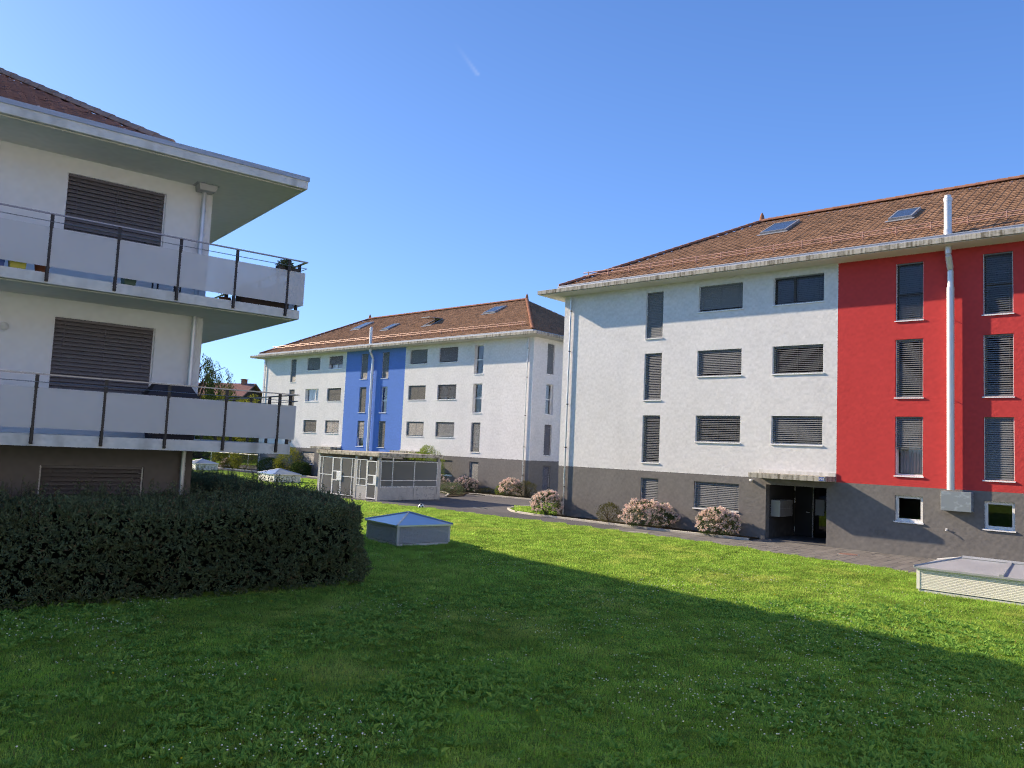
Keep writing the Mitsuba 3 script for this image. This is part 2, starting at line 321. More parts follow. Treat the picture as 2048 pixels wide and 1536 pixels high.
# ------------------------------------------------------------------ the long four-storey block, built twice
LEN, SOFF, GREY, ZT = 34.427, 7.70, -.673, 7.413
N_, W1, W2, A_, B_ = (4.728, 5.629), (7.391, 9.428), (10.76, 12.788), (15.395, 16.318), (18.182, 19.072)
RED, D_, CN = 13.33, (10.588, 12.976), (10.317, 13.321)
def mir(c): return (LEN - c[1], LEN - c[0])
HT = {'n': 2.105, 'w': 1.11}
UL, UR, RL, RR, RN, RZ, EN, EZ = .15, 34.75, 7.0, 27.42, -6.985, 12.07, .62, 8.06
def block(F, wins, accent, label, side=(), doors=(D_,), skyl=(), base_wins=(), umax=LEN, seed=1):
    B = thing('apartment_building', label, 'apartment building')
    holes = {'l': [], 'a': [], 'r': [], 'b': []}
    for c, row, h, _ in wins:
        z1 = ZT - (4 - row) * 2.8; q = sbox(c[0], z1 - HT[h], c[1], z1)
        holes['b' if row == 1 else 'l' if c[1] < RED else 'a' if c[1] < LEN - RED else 'r'].append(q)
    for c in base_wins: holes['b'].append(sbox(c[0], -1.911, c[1], -.995))
    for d in doors: holes['b'].append(sbox(d[0], G - .25, d[1], -.919))
    wall = lambda u0, u1, z0, z1, hs: extr(sbox(u0, z0, u1, z1).difference(unary_union(hs)) if hs else sbox(u0, z0, u1, z1), -.34, 0)
    part(B, 'wall', F(wall(0, RED, GREY, SOFF, holes['l'])), 'mat_wall')
    part(B, 'accent_wall', F(wall(RED, LEN - RED, GREY, SOFF, holes['a'])), accent, label=('red' if accent == 'mat_red' else 'blue') + ' rendered middle section of the facade')
    part(B, 'wall', F(wall(LEN - RED, LEN, GREY, SOFF, holes['r'])), 'mat_wall')
    part(B, 'base_wall', F(wall(0, LEN, G - .2, GREY, holes['b'])), 'mat_base', label='dark grey rendered ground floor')
    # end walls and back
    sh = [sbox(s[0], s[2], s[1], s[3]) for s in side]
    def endwall(z0, z1):
        hs = [h for h in sh if h.bounds[1] > z0 - .5 and h.bounds[3] < z1 + .2]
        m = extr(sbox(.34, z0, 13.97, z1).difference(unary_union(hs)) if hs else sbox(.34, z0, 13.97, z1), 0, .34)
        v = m.vertices.copy(); m.vertices = np.stack([LEN - .34 + v[:, 1], -v[:, 0], v[:, 2]], 1); return m
    part(B, 'end_wall', F(endwall(GREY, SOFF)), 'mat_wall'); part(B, 'end_wall', F(endwall(G - .2, GREY)), 'mat_base')
    part(B, 'end_wall', F(bx(0, .34, -13.97, -.34, GREY, SOFF)), 'mat_wall'); part(B, 'end_wall', F(bx(0, .34, -13.97, -.34, G - .2, GREY)), 'mat_base')
    part(B, 'back_wall', F(bx(.34, LEN - .34, -13.97, -13.63, G - .2, SOFF)), 'mat_wall')
    for k in range(4): part(B, 'floor_slab', F(bx(.36, LEN - .36, -13.6, -3.4 if k == 0 else -.36, -.62 + 2.8 * (k), -.42 + 2.8 * (k))), 'mat_soil')
    # eaves
    part(B, 'eave_slab', F(cbx(-1.0, LEN + 1.0, -14.97, 1.0, 7.722, 7.913, .012)), 'mat_fascia', label='stained concrete eave slab')
    part(B, 'soffit', F(bx(-.93, LEN + .93, -14.9, .93, SOFF, 7.718)), 'mat_soffit')
    part(B, 'gutter', F(cat([bx(UL - .02, UR + .02, .62, .80, 7.915, 8.05), bx(UL - .02, UR + .02, .785, .815, 8.03, 8.065)])), 'mat_zinc')
    part(B, 'gutter', F(cat([bx(UR + .02, UR + .2, -14.5, .80, 7.915, 8.05)])), 'mat_zinc')
    # roof
    bn = 2 * RN - EN
    V = np.array([(UL, EN, EZ), (UR, EN, EZ), (RR, RN, RZ), (RL, RN, RZ), (UL, bn, EZ), (UR, bn, EZ)]) - [0, 0, .03]
    rk = numbered(B + '__roof')
    put(rk, F(trimesh.Trimesh(np.vstack([V, [(UL, EN, 7.9), (UR, EN, 7.9), (UR, bn, 7.9), (UL, bn, 7.9)]]),
        [(0, 1, 2), (0, 2, 3), (1, 5, 2), (0, 3, 4), (4, 3, 2), (4, 2, 5), (0, 6, 7), (0, 7, 1), (1, 7, 8), (1, 8, 5), (0, 4, 9), (0, 9, 6)], process=False)), 'mat_tile')
    e2 = np.array([0, RN - EN, RZ - EZ]); sl = np.linalg.norm(e2)
    fields = [(np.array([UL, EN, EZ]), (1, 0, 0), e2, Polygon([(0, -.05), (UR - UL, -.05), (RR - UL, sl), (RL - UL, sl)]))]
    e2r = np.array([RR - UR, 0, RZ - EZ]); slr = np.linalg.norm(e2r)
    fields.append((np.array([UR, EN, EZ]), (0, -1, 0), e2r, Polygon([(0, -.05), (EN - bn, -.05), (EN - RN, slr)])))
    e2l = np.array([RL - UL, 0, RZ - EZ])
    fields.append((np.array([UL, EN, EZ]), (0, -1, 0), e2l, Polygon([(0, -.05), (EN - bn, -.05), (EN - RN, np.linalg.norm(e2l))])))
    for i, (O, e1, e2_, poly) in enumerate(fields):
        (Vt, Ft), uv = tile_field(O, e1, e2_, poly, seed=seed * 10 + i)
        m = F(trimesh.Trimesh(Vt, Ft, process=False))
        part(rk, 'tiles', m, 'mat_tile', uv=uv, kind='stuff')
    cap_tiles(rk, F, (UL, EN, EZ + .03), (RL, RN, RZ + .03), 'mat_ridge', kind=None if F is FR else 'stuff', name='hip_tile')
    cap_tiles(rk, F, (UR, EN, EZ + .03), (RR, RN, RZ + .03), 'mat_ridge', kind='stuff', name='hip_tile')
    cap_tiles(rk, F, (RL, RN, RZ + .03), (RR, RN, RZ + .03), 'mat_ridge', r=.15, kind=None if F is FR else 'stuff', name='ridge_tile')
    for u in (RL, RR):
        part(rk, 'finial', F(tube([(u, RN, RZ), (u, RN, RZ + .22), (u, RN, RZ + .38), (u, RN, RZ + .52)], [.16, .12, .09, .02], 10)), 'mat_ridge', smooth=40)
    slope = (RZ - EZ) / (RN - EN); zr = lambda n: EZ + slope * (n - EN)
    sg = numbered(B + '__snow_guard'); nn_ = -.3
    uu = np.arange(UL + 1.0, UR - 1.0, 1.18)
    put(sg, F(cat([tube([(uu[0] - .3, nn_, zr(nn_) + h), (uu[-1] + .3, nn_, zr(nn_) + h)], .026, 6) for h in (.17, .31)])), 'mat_copper')
    for u in uu:
        part(sg, 'bracket', F(cat([bx(u - .012, u + .012, nn_ - .03, nn_ + .03, zr(nn_) + .02, zr(nn_) + .36), bx(u - .014, u + .014, nn_ - .015, nn_ + .16, zr(nn_) + .06, zr(nn_) + .09)])), 'mat_copper')
    for i, (u0, u1, na, nb, op) in enumerate(skyl):
        sk = numbered(B + '__skylight'); a, b = np.array([0, na, zr(na)]), np.array([0, nb, zr(nb)]); L = np.linalg.norm(b - a)
        M = np.eye(4); ey = (b - a) / L; M[:3, 0] = (1, 0, 0); M[:3, 1] = ey; M[:3, 2] = np.cross((1, 0, 0), ey); M[:3, 3] = (u0, na, zr(na)); M[:3, 2] *= np.sign(M[2, 2])
        W = u1 - u0
        def pl(m, mm=None):
            m = m.copy(); m.apply_transform(M if mm is None else M @ mm); return F(m)
        rf = sbox(0, 0, W, L).difference(sbox(.07, .07, W - .07, L - .07))
        part(sk, 'kerb', pl(flat(rf, .02, .10)), 'mat_lead')
        part(sk, 'flashing', pl(bx(-.1, W + .1, -.22, -.005, .05, .062)), 'mat_lead')
        mm = trimesh.transformations.rotation_matrix(-.42 if op else 0, (1, 0, 0), (0, L, .1))
        part(sk, 'sash', pl(flat(rf, .10, .15), mm), 'mat_lead')
        part(sk, 'pane', pl(bx(.06, W - .06, .06, L - .06, .13, .135), mm).slice_plane(np.array([0, 0, -99.]), (0, 0, 1)), 'mat_skyglass')
        part(sk, 'lining', pl(bx(.07, W - .07, .07, L - .07, .03, .05)), 'mat_timber' if op else 'mat_black')
    # windows
    for i, (c, row, h, kw) in enumerate(wins):
        z1 = ZT - (4 - row) * 2.8
        window(B, F, c[0], c[1], z1 - HT[h], z1, seed=seed * 100 + i, **kw)
    for c in base_wins:
        window(B, F, c[0], c[1], -1.911, -.995, cover=0, fw=.10, dn=-.13)
    for i, s in enumerate(side):
        FS = Frame(F.w(LEN, 0)[:2], tuple(-F.nn[:2]), tuple(F.du[:2]))
        window(B, FS, s[0], s[1], s[2], s[3], seed=900 + i, **s[4])
    # doors
    for d in doors:
        dk = numbered(B + '__entrance'); dep = -2.8
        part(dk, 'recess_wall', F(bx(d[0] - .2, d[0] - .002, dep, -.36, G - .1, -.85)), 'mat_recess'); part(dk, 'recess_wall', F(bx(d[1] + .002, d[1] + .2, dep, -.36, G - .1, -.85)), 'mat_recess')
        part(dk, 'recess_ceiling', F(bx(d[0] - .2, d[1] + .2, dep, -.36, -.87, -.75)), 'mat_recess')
        part(dk, 'threshold', F(bx(d[0], d[1], dep, -.03, G - .1, G + .035)), 'mat_asphalt')
        zt, zb = -.88, G + .04; um = d[0] + .78
        part(dk, 'door_frame', F(cat([bx(d[0], d[1], dep - .06, dep + .02, zt - .08, zt), bx(um + .01, um + .045, dep - .05, dep + .05, zb, zt - .08), bx(d[0], d[0] + .05, dep - .05, dep + .03, zb, zt - .08), bx(d[1] - .05, d[1], dep - .05, dep + .03, zb, zt - .08)])), 'mat_frame_dark')
        part(dk, 'door_leaf', F(bx(d[0] + .05, um + .01, dep - .04, dep, zb, zt - .08)), 'mat_door')
        part(dk, 'door_edge', F(bx(um + .045, um + .062, dep + .03, dep + .06, zb, zt - .1)), 'mat_alu_sill')
        part(dk, 'door_handle', F(tube([(um - .1, dep, -2.05), (um - .1, dep + .06, -2.05), (um - .22, dep + .06, -2.05)], .012, 6)), 'mat_alu_sill')
        for z in (-1.1, -1.6, -2.8): part(dk, 'hinge', F(bx(d[0] + .035, d[0] + .065, dep + .02, dep + .05, z - .1, z + .1)), 'mat_alu_sill')
        part(dk, 'side_light', F(bx(um + .1, d[1] - .05, dep - .02, dep - .018, zb, zt - .08)), 'mat_darkglass')
        part(dk, 'notice', F(bx(um + .13, um + .50, dep, dep + .003, -2.15, -1.5)), 'mat_paper')
        c0, c1 = (CN if d is D_ else mir(CN)); cn = 1.077
        ck = numbered(B + '__canopy')
        put(ck, F(cbx(c0, c1, .0, cn, -.664, -.467, .01)), 'mat_fascia')
        part(ck, 'upstand', F(bx(c0 + .0, c1, .003, .06, -.466, -.335)), 'mat_concrete')
    # pipes
    for u in (.45, LEN - .45):
        n_ = .09
        part(B, 'downpipe', F(tube([(u, n_, SOFF), (u, n_, G + .1)], .042, 10)), 'mat_galv', smooth=40)
        for z in (6.9, 4.9, 2.3, .2, -1.7):
            part(B, 'pipe_bracket', F(cat([tube([(u, n_, z), (u, n_, z + .05)], .05, 10), bx(u - .01, u + .01, 0, n_, z + .01, z + .04)])), 'mat_steel_dark')
    u = LEN / 2 + .03
    fl = numbered(B + '__flue')
    put(fl, F(tube([(u, .52, SOFF + .02), (u, .52, 7.45), (u, .50, 7.38), (u, .24, 6.98), (u, .22, 6.88), (u, .22, 6.3)], .105, 16)), 'mat_flue', smooth=40)
    put(numbered(B + '__flue'), F(tube([(u, .22, 6.32), (u, .22, -.70)], [.122, .122], 16)), 'mat_flue', smooth=40)
    up = numbered(B + '__flue')
    put(up, F(cat([tube([(u, .56, 7.9), (u, .56, 9.35)], .125, 18), tube([(u, .56, 9.28), (u, .56, 9.40)], .14, 18), tube([(u, .56, 9.35), (u, .56, 9.50)], .105, 18), tube([(u, .56, 7.91), (u, .56, 8.28)], .135, 18)])), 'mat_flue', smooth=40)
    for z in np.arange(-.2, 6.3, 1.02): part(fl, 'seam', F(tube([(u, .22, z), (u, .22, z + .02)], .127, 16)), 'mat_flue', smooth=40)
    for z in (5.2, 2.4): part(fl, 'bracket', F(bar((u, .22, z), (u + .02, 0, z), .025)), 'mat_steel_dark')
    bk = numbered(B + '__flue_box')
    put(bk, F(cbx(u - .28, u + .64, 0.002, .34, -1.40, -.735, .008)), 'mat_zincbox')
    return B
scene['mat_skyglass'] = {'type': 'twosided', 'bsdf': {'type': 'principled', 'base_color': C(.03, .035, .04), 'roughness': .08, 'specular': .9, 'metallic': .0}}
scene['mat_darkglass'] = {'type': 'twosided', 'bsdf': {'type': 'principled', 'base_color': C(.006, .006, .007), 'roughness': .03, 'specular': .6}}
mat('mat_zincbox', lambda p, n, uv: mi.Color3f(.33, .37, .40) * (.85 + .35 * smoothstep(.5, .8, fbm(p.x * 7, p.y * 7, p.z * 10, 3))), .4, .35)
k = lambda **kw: kw
winsR = [(N_, 4, 'n', k(ang=74)), (N_, 3, 'n', k(ang=48)), (N_, 2, 'n', k(ang=26)), (N_, 1, 'n', k(ang=52)),
         (W1, 4, 'w', k(ang=76)), (W1, 3, 'w', k(ang=50)), (W1, 2, 'w', k(ang=26)), (W1, 1, 'w', k(ang=54)),
         (W2, 4, 'w', k(ang=12, frame='mat_frame_dark', mull=.4)), (W2, 3, 'w', k(ang=28)), (W2, 2, 'w', k(ang=44, cover=.93)),
         (A_, 4, 'n', k(ang=14, transom=.45, frame='mat_frame_dark')), (A_, 3, 'n', k(ang=36)), (A_, 2, 'n', k(ang=50, cover=.56, curtain=True)),
         (B_, 4, 'n', k(ang=22, transom=.5, frame='mat_frame_dark')), (B_, 3, 'n', k(ang=40)), (B_, 2, 'n', k(ang=54))]
SK = [(8.3, 9.55, -4.0, -5.6, 0), (14.3, 15.2, -2.8, -4.1, 0), (LEN - 14.6, LEN - 13.6, -2.75, -4.05, 1), (LEN - 9.2, LEN - 7.9, -4.3, -5.65, 0)]
R_ = block(FR, winsR, 'mat_red', 'four-storey apartment block with a red middle section, grey ground floor and tiled hip roof', skyl=SK[:2], base_wins=(A_, B_), seed=1)
W3, W4, N4, A4 = mir(W2), mir(W1), mir(N_), mir(A_)
winsB = [(N_, 4, 'n', k(ang=68)), (N_, 3, 'n', k(ang=60, blind='mat_blind_light')), (N_, 2, 'n', k(ang=60)),
         (W1, 4, 'w', k(ang=76)), (W1, 3, 'w', k(cover=0, mull=.66, curtain=True)), (W1, 2, 'w', k(ang=60, blind='mat_blind_light')), (W1, 1, 'w', k(ang=60)),
         (W2, 4, 'w', k(ang=70, cover=.64, mull=1, blind='mat_blind_near')), (W2, 3, 'w', k(ang=64, blind='mat_blind_light')), (W2, 2, 'w', k(ang=42, mull=1)),
         (A_, 4, 'n', k(ang=72)), (A_, 3, 'n', k(ang=66, blind='mat_blind_light')), (A_, 2, 'n', k(ang=40, cover=.68, transom=.4)),
         (B_, 4, 'n', k(ang=72)), (B_, 3, 'n', k(cover=0, transom=.46)), (B_, 2, 'n', k(ang=58, blind='mat_blind_light')),
         (W3, 4, 'w', k(ang=76)), (W3, 3, 'w', k(ang=66, blind='mat_blind_light')), (W3, 2, 'w', k(ang=58)),
         (W4, 4, 'w', k(ang=76, blind='mat_blind_near')), (W4, 3, 'w', k(ang=24, mull=1, frame='mat_frame_dark')), (W4, 2, 'w', k(ang=40)), (W4, 1, 'w', k(ang=60, cover=.9, blind='mat_blind_light')),
         (N4, 4, 'n', k(cover=0, transom=.5)), (N4, 3, 'n', k(cover=0, transom=.5)), (N4, 2, 'n', k(ang=40)), (N4, 1, 'n', k(ang=54))]
sideB = [(1.469, 2.259, ZT - (4 - r) * 2.8 - 2.1, ZT - (4 - r) * 2.8, kw) for r, kw in ((4, k(ang=76)), (3, k(cover=0, transom=.5, curtain=True)), (2, k(ang=74, blind='mat_blind_near')), (1, k(ang=62, blind='mat_blind_near')))]
B__ = block(FB, winsB, 'mat_blue', 'four-storey apartment block with a blue middle section behind the mesh bicycle shelter', side=sideB, doors=(D_, mir(D_)), skyl=SK, seed=2)
# details of the red block
ck = R_ + '__canopy'
pk = part(R_, 'number_plate', FR(cbx(13.085, 13.275, 1.078, 1.09, -.635, -.495, .003)), 'mat_plaque', label='small blue enamel house number plate')
t = meshkit.text_mesh('158', .085, .003); t.apply_translation((-t.bounds[:, 0].mean(), -t.bounds[:, 1].mean(), 0)); v = t.vertices.copy()
t.vertices = np.stack([13.18 + v[:, 0], 1.0905 + v[:, 2], -.565 + v[:, 1]], 1)
part(R_, 'number_plate_digits', FR(t), 'mat_white')
mk_ = numbered(R_ + '__mailbox')
put(mk_, FR(cbx(10.59, 10.96, -1.75, -.47, -2.2, -1.54, .01)), 'mat_mailbox')
for i in range(5):
    for j in range(2):
        y0 = -.50 - i * .25
        part(mk_, 'flap', FR(cbx(10.961, 10.972, y0 - .225, y0, -1.86 - j * .32, -1.57 - j * .32, .004)), 'mat_lead')
part(R_, 'wall_lamp', FR(cbx(9.93, 10.05, .002, .16, -.84, -.75, .02)), 'mat_white')
sp = part(R_, 'tap', FR(cat([tube([(17.07, 0, -2.06), (17.07, .12, -2.06), (17.07, .15, -2.10)], .018, 8), bx(17.03, 17.11, .05, .07, -2.03, -2.015), bx(17.05, 17.09, .0, .02, -2.09, -2.03)])), 'mat_alu_sill')
part(R_, 'wall_vent', FR(cat([rect_frame(14.72, 15.08, -2.46, -2.27, .02, .001, .012)] + [bx(14.74, 15.06, .001, .010, z, z + .012) for z in np.arange(-2.435, -2.29, .03)])), 'mat_base')
# ------------------------------------------------------------------ the near block with balconies
L_ = thing('apartment_building', 'near white apartment block with two wraparound balconies above a clipped hedge', 'apartment building')
LU, LN = 14.0, -19.0; B2B, B2T, B1B, B1T, LEB = 2.482, 2.666, -.301, -.098, 5.254
lw = (.907, 2.716); lz = [(4.921 - 2.8 * i - 1.45, 4.921 - 2.8 * i) for i in range(2)]; lz1 = (-2.25, -.68)
wallL = lambda z0, z1, hs: extr(sbox(0, z0, LU, z1).difference(unary_union(hs)), -.34, 0)
part(L_, 'wall', FL(wallL(B2T, LEB, [sbox(lw[0], lz[0][0], lw[1], lz[0][1])])), 'mat_wall_near')
part(L_, 'wall', FL(wallL(B1T, B2B, [sbox(lw[0], lz[1][0], lw[1], lz[1][1])])), 'mat_wall_near')
part(L_, 'base_wall', FL(wallL(G - .2, B1B, [sbox(lw[0], lz1[0], lw[1], lz1[1])])), 'mat_base_near', label='dark grey ground floor wall')
for z0, z1, mt in ((B2T, LEB, 'mat_wall_near'), (B1T, B2B, 'mat_wall_near'), (G - .2, B1B, 'mat_base_near')):
    part(L_, 'corner_pier', FL(bx(-.158, .30, -.95, -.495, z0, z1)), mt)
    part(L_, 'end_wall', FL(bx(0, .34, LN, -.951, z0, z1)), mt); part(L_, 'back_wall', FL(bx(.341, LU, LN, LN + .34, z0, z1)), mt)
    part(L_, 'end_wall', FL(bx(LU - .34, LU, LN + .341, -.341, z0, z1)), mt)
Lshape = Polygon([(-1.474, 1.525), (LU, 1.525), (LU, -.3), (-.0, -.3), (-.0, LN + 4), (-1.474, LN + 4)])
flu = lambda poly, z0, z1: flat(poly, z0, z1)
part(L_, 'floor_slab', FL(bx(.36, LU - .36, LN + .36, -.36, 2.50, 2.64)), 'mat_soil'); part(L_, 'floor_slab', FL(bx(.36, LU - .36, LN + .36, -.36, -.28, -.12)), 'mat_soil')
part(L_, 'eave_slab', FL(cbx(-1.493, LU + 1, LN - 1.5, 1.486, LEB, 5.428, .008)), 'mat_concrete', label='pale concrete eave slab')
part(L_, 'soffit', FL(bx(-1.40, LU + .9, LN - 1.4, 1.40, LEB - .022, LEB - .004)), 'mat_soffit_near')
part(L_, 'eave_flashing', FL(cat([bx(-1.515, LU + 1, 1.44, 1.508, 5.422, 5.512), bx(-1.515, -1.45, LN - 1.5, 1.44, 5.422, 5.512)])), 'mat_zinc')
rk = numbered(L_ + '__roof')
s1, s2, n0, u0, z0 = .53, .62, 1.25, 1.1, 5.50
rz = 10.2; dn_, du_ = (rz - z0) / s1, (rz - z0) / s2
V = [(u0, n0, z0), (LU, n0, z0), (LU, n0 - dn_, rz), (u0 + du_, n0 - dn_, rz), (u0 + du_, LN - .5 + dn_, rz), (u0, LN - .5, z0), (LU, LN - .5, z0), (LU, LN - .5 + dn_, rz)]
put(rk, FL(trimesh.Trimesh(np.array(V) - [0, 0, .02], [(0, 1, 2), (0, 2, 3), (0, 3, 4), (0, 4, 5), (5, 4, 7), (5, 7, 6), (3, 2, 7), (3, 7, 4), (1, 6, 7), (1, 7, 2), (0, 5, 6), (0, 6, 1)], process=False)), 'mat_tile_near')
e2 = np.array([0, -dn_, rz - z0]); sl = np.linalg.norm(e2)
(Vt, Ft), uv = tile_field(np.array([u0, n0, z0]), (1, 0, 0), e2, Polygon([(0, -.05), (LU - u0, -.05), (LU - u0, sl), (du_, sl)]), pw=.22, ph=.20, seed=31, roll=.028)
part(rk, 'tiles', FL(trimesh.Trimesh(Vt, Ft, process=False)), 'mat_tile_near', uv=uv, kind='stuff')
e2 = np.array([du_, 0, rz - z0])
(Vt, Ft), uv = tile_field(np.array([u0, n0, z0]), (0, -1, 0), e2, Polygon([(0, -.05), (n0 - LN + .5, -.05), (n0 - LN + .5 - dn_, np.linalg.norm(e2)), (dn_, np.linalg.norm(e2))]), pw=.22, ph=.20, seed=32, roll=.028)
part(rk, 'tiles', FL(trimesh.Trimesh(Vt, Ft, process=False)), 'mat_tile_near', uv=uv, kind='stuff')
cap_tiles(rk, FL, (u0 + .1, n0 - .1, z0 + .07), (u0 + du_ * .62, n0 - dn_ * .62, z0 + .62 * (rz - z0) + .04), 'mat_ridge_near', r=.115, step=.36, name='hip_tile', lift=.01)
for u, n in ((3.40, 1.1), (2.0, 1.1)): part(rk, 'snow_hook', FL(tube([(u, n, 5.58), (u, n + .02, 5.66)], .014, 8)), 'mat_alu_sill')
for i in range(2): window(L_, FL, lw[0], lw[1], lz[i][0], lz[i][1], ang=66, blind='mat_blind_near', each=True, seed=41 + i, pitch=.078, deep=.075)
window(L_, FL, lw[0], lw[1], lz1[0], lz1[1], ang=58, blind='mat_blind_near', each=True, seed=44, pitch=.082, deep=.075)
part(L_, 'wall_lamp', FL(cat([tube([(3.5, .001, 1.825), (3.5, .03, 1.825), (3.5, .035, 1.825)], [.10, .10, .09], 24)])), 'mat_white')
gl = trimesh.creation.icosphere(3, .078); gl.apply_scale((1, .75, 1)); gl.apply_translation((3.5, .035, 1.825))
part(L_, 'lamp_globe', FL(gl), 'mat_concrete', smooth=True)
part(L_, 'gutter_hopper', FL(hull([(u, n, z) for z, a in ((5.232, 0), (5.10, .03)) for u, n in ((.0 + a, .03), (.38 - a, .03), (.0 + a, .34 - a), (.38 - a, .34 - a))])), 'mat_lead')
part(L_, 'gutter_hopper', FL(bx(-.03, .43, .02, .36, 5.226, 5.238)), 'mat_lead')
for z0_, z1_ in ((B2T, 5.11), (B1T, B2B), (G, B1B)):
    part(L_, 'downpipe', FL(tube([(.2, .10, z0_), (.2, .10, z1_)], .048, 14)), 'mat_galv', smooth=40)
    part(L_, 'pipe_collar', FL(tube([(.2, .10, z1_ - .42), (.2, .10, z1_ - .36)], .056, 14)), 'mat_galv', smooth=40)
part(L_, 'pipe_plate', FL(bx(-.02, .42, .01, .22, B2B - .012, B2B - .002)), 'mat_lead')
RAILN, PU0, PSP = 1.60, -1.167, 1.063
def balcony(zb, zt, name):
    bk = numbered(L_ + '__balcony'); put(bk, FL(flat(Lshape, zb, zt)), 'mat_concrete')
    part(bk, 'edge_stain', FL(bx(-1.4, -1.2, 1.5255, 1.5262, zb + .02, zt - .02)), 'mat_concrete') if False else None
    rz_ = zt + 1.025
    for i in range(9):
        u = PU0 + i * PSP
        if u > 7: break
        m = [bx(u - .028, u + .028, 1.527, 1.545, zb + .03, zt + .16), bx(u - .019, u + .019, 1.545, 1.580, zb + .06, rz_ - .02), bx(u - .028, u + .028, 1.58, 1.60, rz_ - .25, rz_ - .02)]
        m += [tube([(u + s * .015, 1.545, z), (u + s * .015, 1.553, z)], .008, 6) for s in (-1, 1) for z in (zb + .06, zb + .12)]
        part(bk, 'post', FL(cat(m)), 'mat_steel_dark')
    for i in range(8):
        a, b = PU0 + i * PSP, PU0 + (i + 1) * PSP
        part(bk, 'panel', FL(bx(a + .022, b - .022, 1.562, 1.566, zt + .10, zt + .79)), 'mat_panel')
    part(bk, 'panel', FL(bx(-1.53, PU0 - .022, 1.562, 1.566, zt + .10, zt + .79)), 'mat_panel')
    part(bk, 'handrail', FL(cat([bx(-1.53, 7.2, 1.575, 1.62, rz_ - .022, rz_), bx(-1.56, -1.515, -14, 1.62, rz_ - .021, rz_ + .001)])), 'mat_steel_rail')
    part(bk, 'mid_rail', FL(cat([tube([(-1.545, 1.60, rz_ - .145), (7.2, 1.60, rz_ - .145)], .007, 6), tube([(-1.545, 1.60, rz_ - .145), (-1.545, -14, rz_ - .145)], .007, 6)])), 'mat_steel_rail')
    for i in range(12):
        n = 1.25 - i * 1.15
        part(bk, 'post', FL(cat([bx(-1.495, -1.477, n - .028, n + .028, zb + .03, zt + .16), bx(-1.53, -1.495, n - .019, n + .019, zb + .06, rz_ - .02), bx(-1.55, -1.53, n - .028, n + .028, rz_ - .25, rz_ - .02)])), 'mat_steel_dark')
        part(bk, 'panel', FL(bx(-1.516, -1.512, n - 1.15 + .022, n - .022, zt + .10, zt + .79)), 'mat_panel')
    part(bk, 'panel', FL(bx(-1.516, -1.512, 1.25 + .022, 1.56, zt + .10, zt + .79)), 'mat_panel')
    return bk
balcony(B2B, B2T, 'upper'); balcony(B1B, B1T, 'lower')
part(L_, 'soffit', FL(bx(-.02, LU, .02, 1.40, B2B - .020, B2B - .004)), 'mat_soffit_near'); part(L_, 'soffit', FL(bx(-1.38, -.021, -15, 1.40, B2B - .020, B2B - .004)), 'mat_soffit_near')
# the block on whose balcony the camera stands: outside the frame, sunlit, it lights the shaded side of the near block
N4_ = thing('apartment_building', 'white apartment block facing the balconies of the near white block', 'apartment building')
FN = Frame(FL.w(-13, 18.7)[:2], tuple(FL.du[:2]), tuple(-FL.nn[:2])); FN.M[:3, 1] = FN.nn
wn = [sbox(3.5 + 5.2 * i, 4.6 - 2.8 * j - 1.2, 5.4 + 5.2 * i, 4.6 - 2.8 * j) for i in range(6) for j in range(3)]
part(N4_, 'wall', FN(extr(sbox(0, GREY, 36, LEB).difference(unary_union(wn)), -.34, 0)), 'mat_wall_far'); part(N4_, 'base_wall', FN(extr(sbox(0, G - .2, 36, GREY).difference(unary_union(wn)), -.34, 0)), 'mat_base')
part(N4_, 'end_wall', FN(bx(0, .34, -14, -.341, G - .2, LEB)), 'mat_wall_near'); part(N4_, 'end_wall', FN(bx(35.66, 36, -14, -.341, G - .2, LEB)), 'mat_wall_near'); part(N4_, 'back_wall', FN(bx(.341, 35.659, -14, -13.66, G - .2, LEB)), 'mat_wall_near')
part(N4_, 'eave_slab', FN(bx(-1, 37, -15, 1.0, LEB + .001, 5.43)), 'mat_concrete')
part(N4_, 'roof', FN(hull([(-.5, .6, 5.44), (36.5, .6, 5.44), (-.5, -14.6, 5.44), (36.5, -14.6, 5.44), (7, -7, 9.4), (29, -7, 9.4)])), 'mat_tile_near')
for i_, q_ in enumerate(wn): window(N4_, FN, q_.bounds[0], q_.bounds[2], q_.bounds[1], q_.bounds[3], ang=60, seed=300 + i_)
# things on the balconies
single('barbecue_grill', FL(hull([(u, n, z) for u, n, z in [(a, b, B1T) for a in (.24, 1.02) for b in (.35, .85)] + [(a, b, .74) for a in (.2, 1.16) for b in (.32, .88)] + [(a, b, .97) for a in (.36, 1.0) for b in (.45, .78)]])).subdivide().subdivide(), 'mat_cover', 'barbecue grill under a dark brown cover on the lower balcony', 'barbecue')
def crate(u0, u1, n0, n1, z0, h, m, label):
    c = thing('storage_crate', label, 'crate', None)
    part(c, 'body', FL(hull([(u, n, z) for z, a in ((z0, .02), (z0 + h, 0)) for u in (u0 + a, u1 - a) for n in (n0 + a, n1 - a)])), m)
    part(c, 'rim', FL(cbx(u0 - .008, u1 + .008, n0 - .008, n1 + .008, z0 + h, z0 + h + .02, .004)), m)
crate(3.68, 4.05, 1.05, 1.4, B2T, .26, 'mat_plastic_blue', 'blue plastic crate at the far left of the upper balcony')
crate(3.37, 3.63, 1.1, 1.42, B2T, .22, 'mat_plastic_yellow', 'yellow plastic crate between the blue crate and a plant pot on the upper balcony')
crate(1.62, 1.84, 1.05, 1.35, B2T, .2, 'mat_plastic_green', 'dark green box on the upper balcony floor')
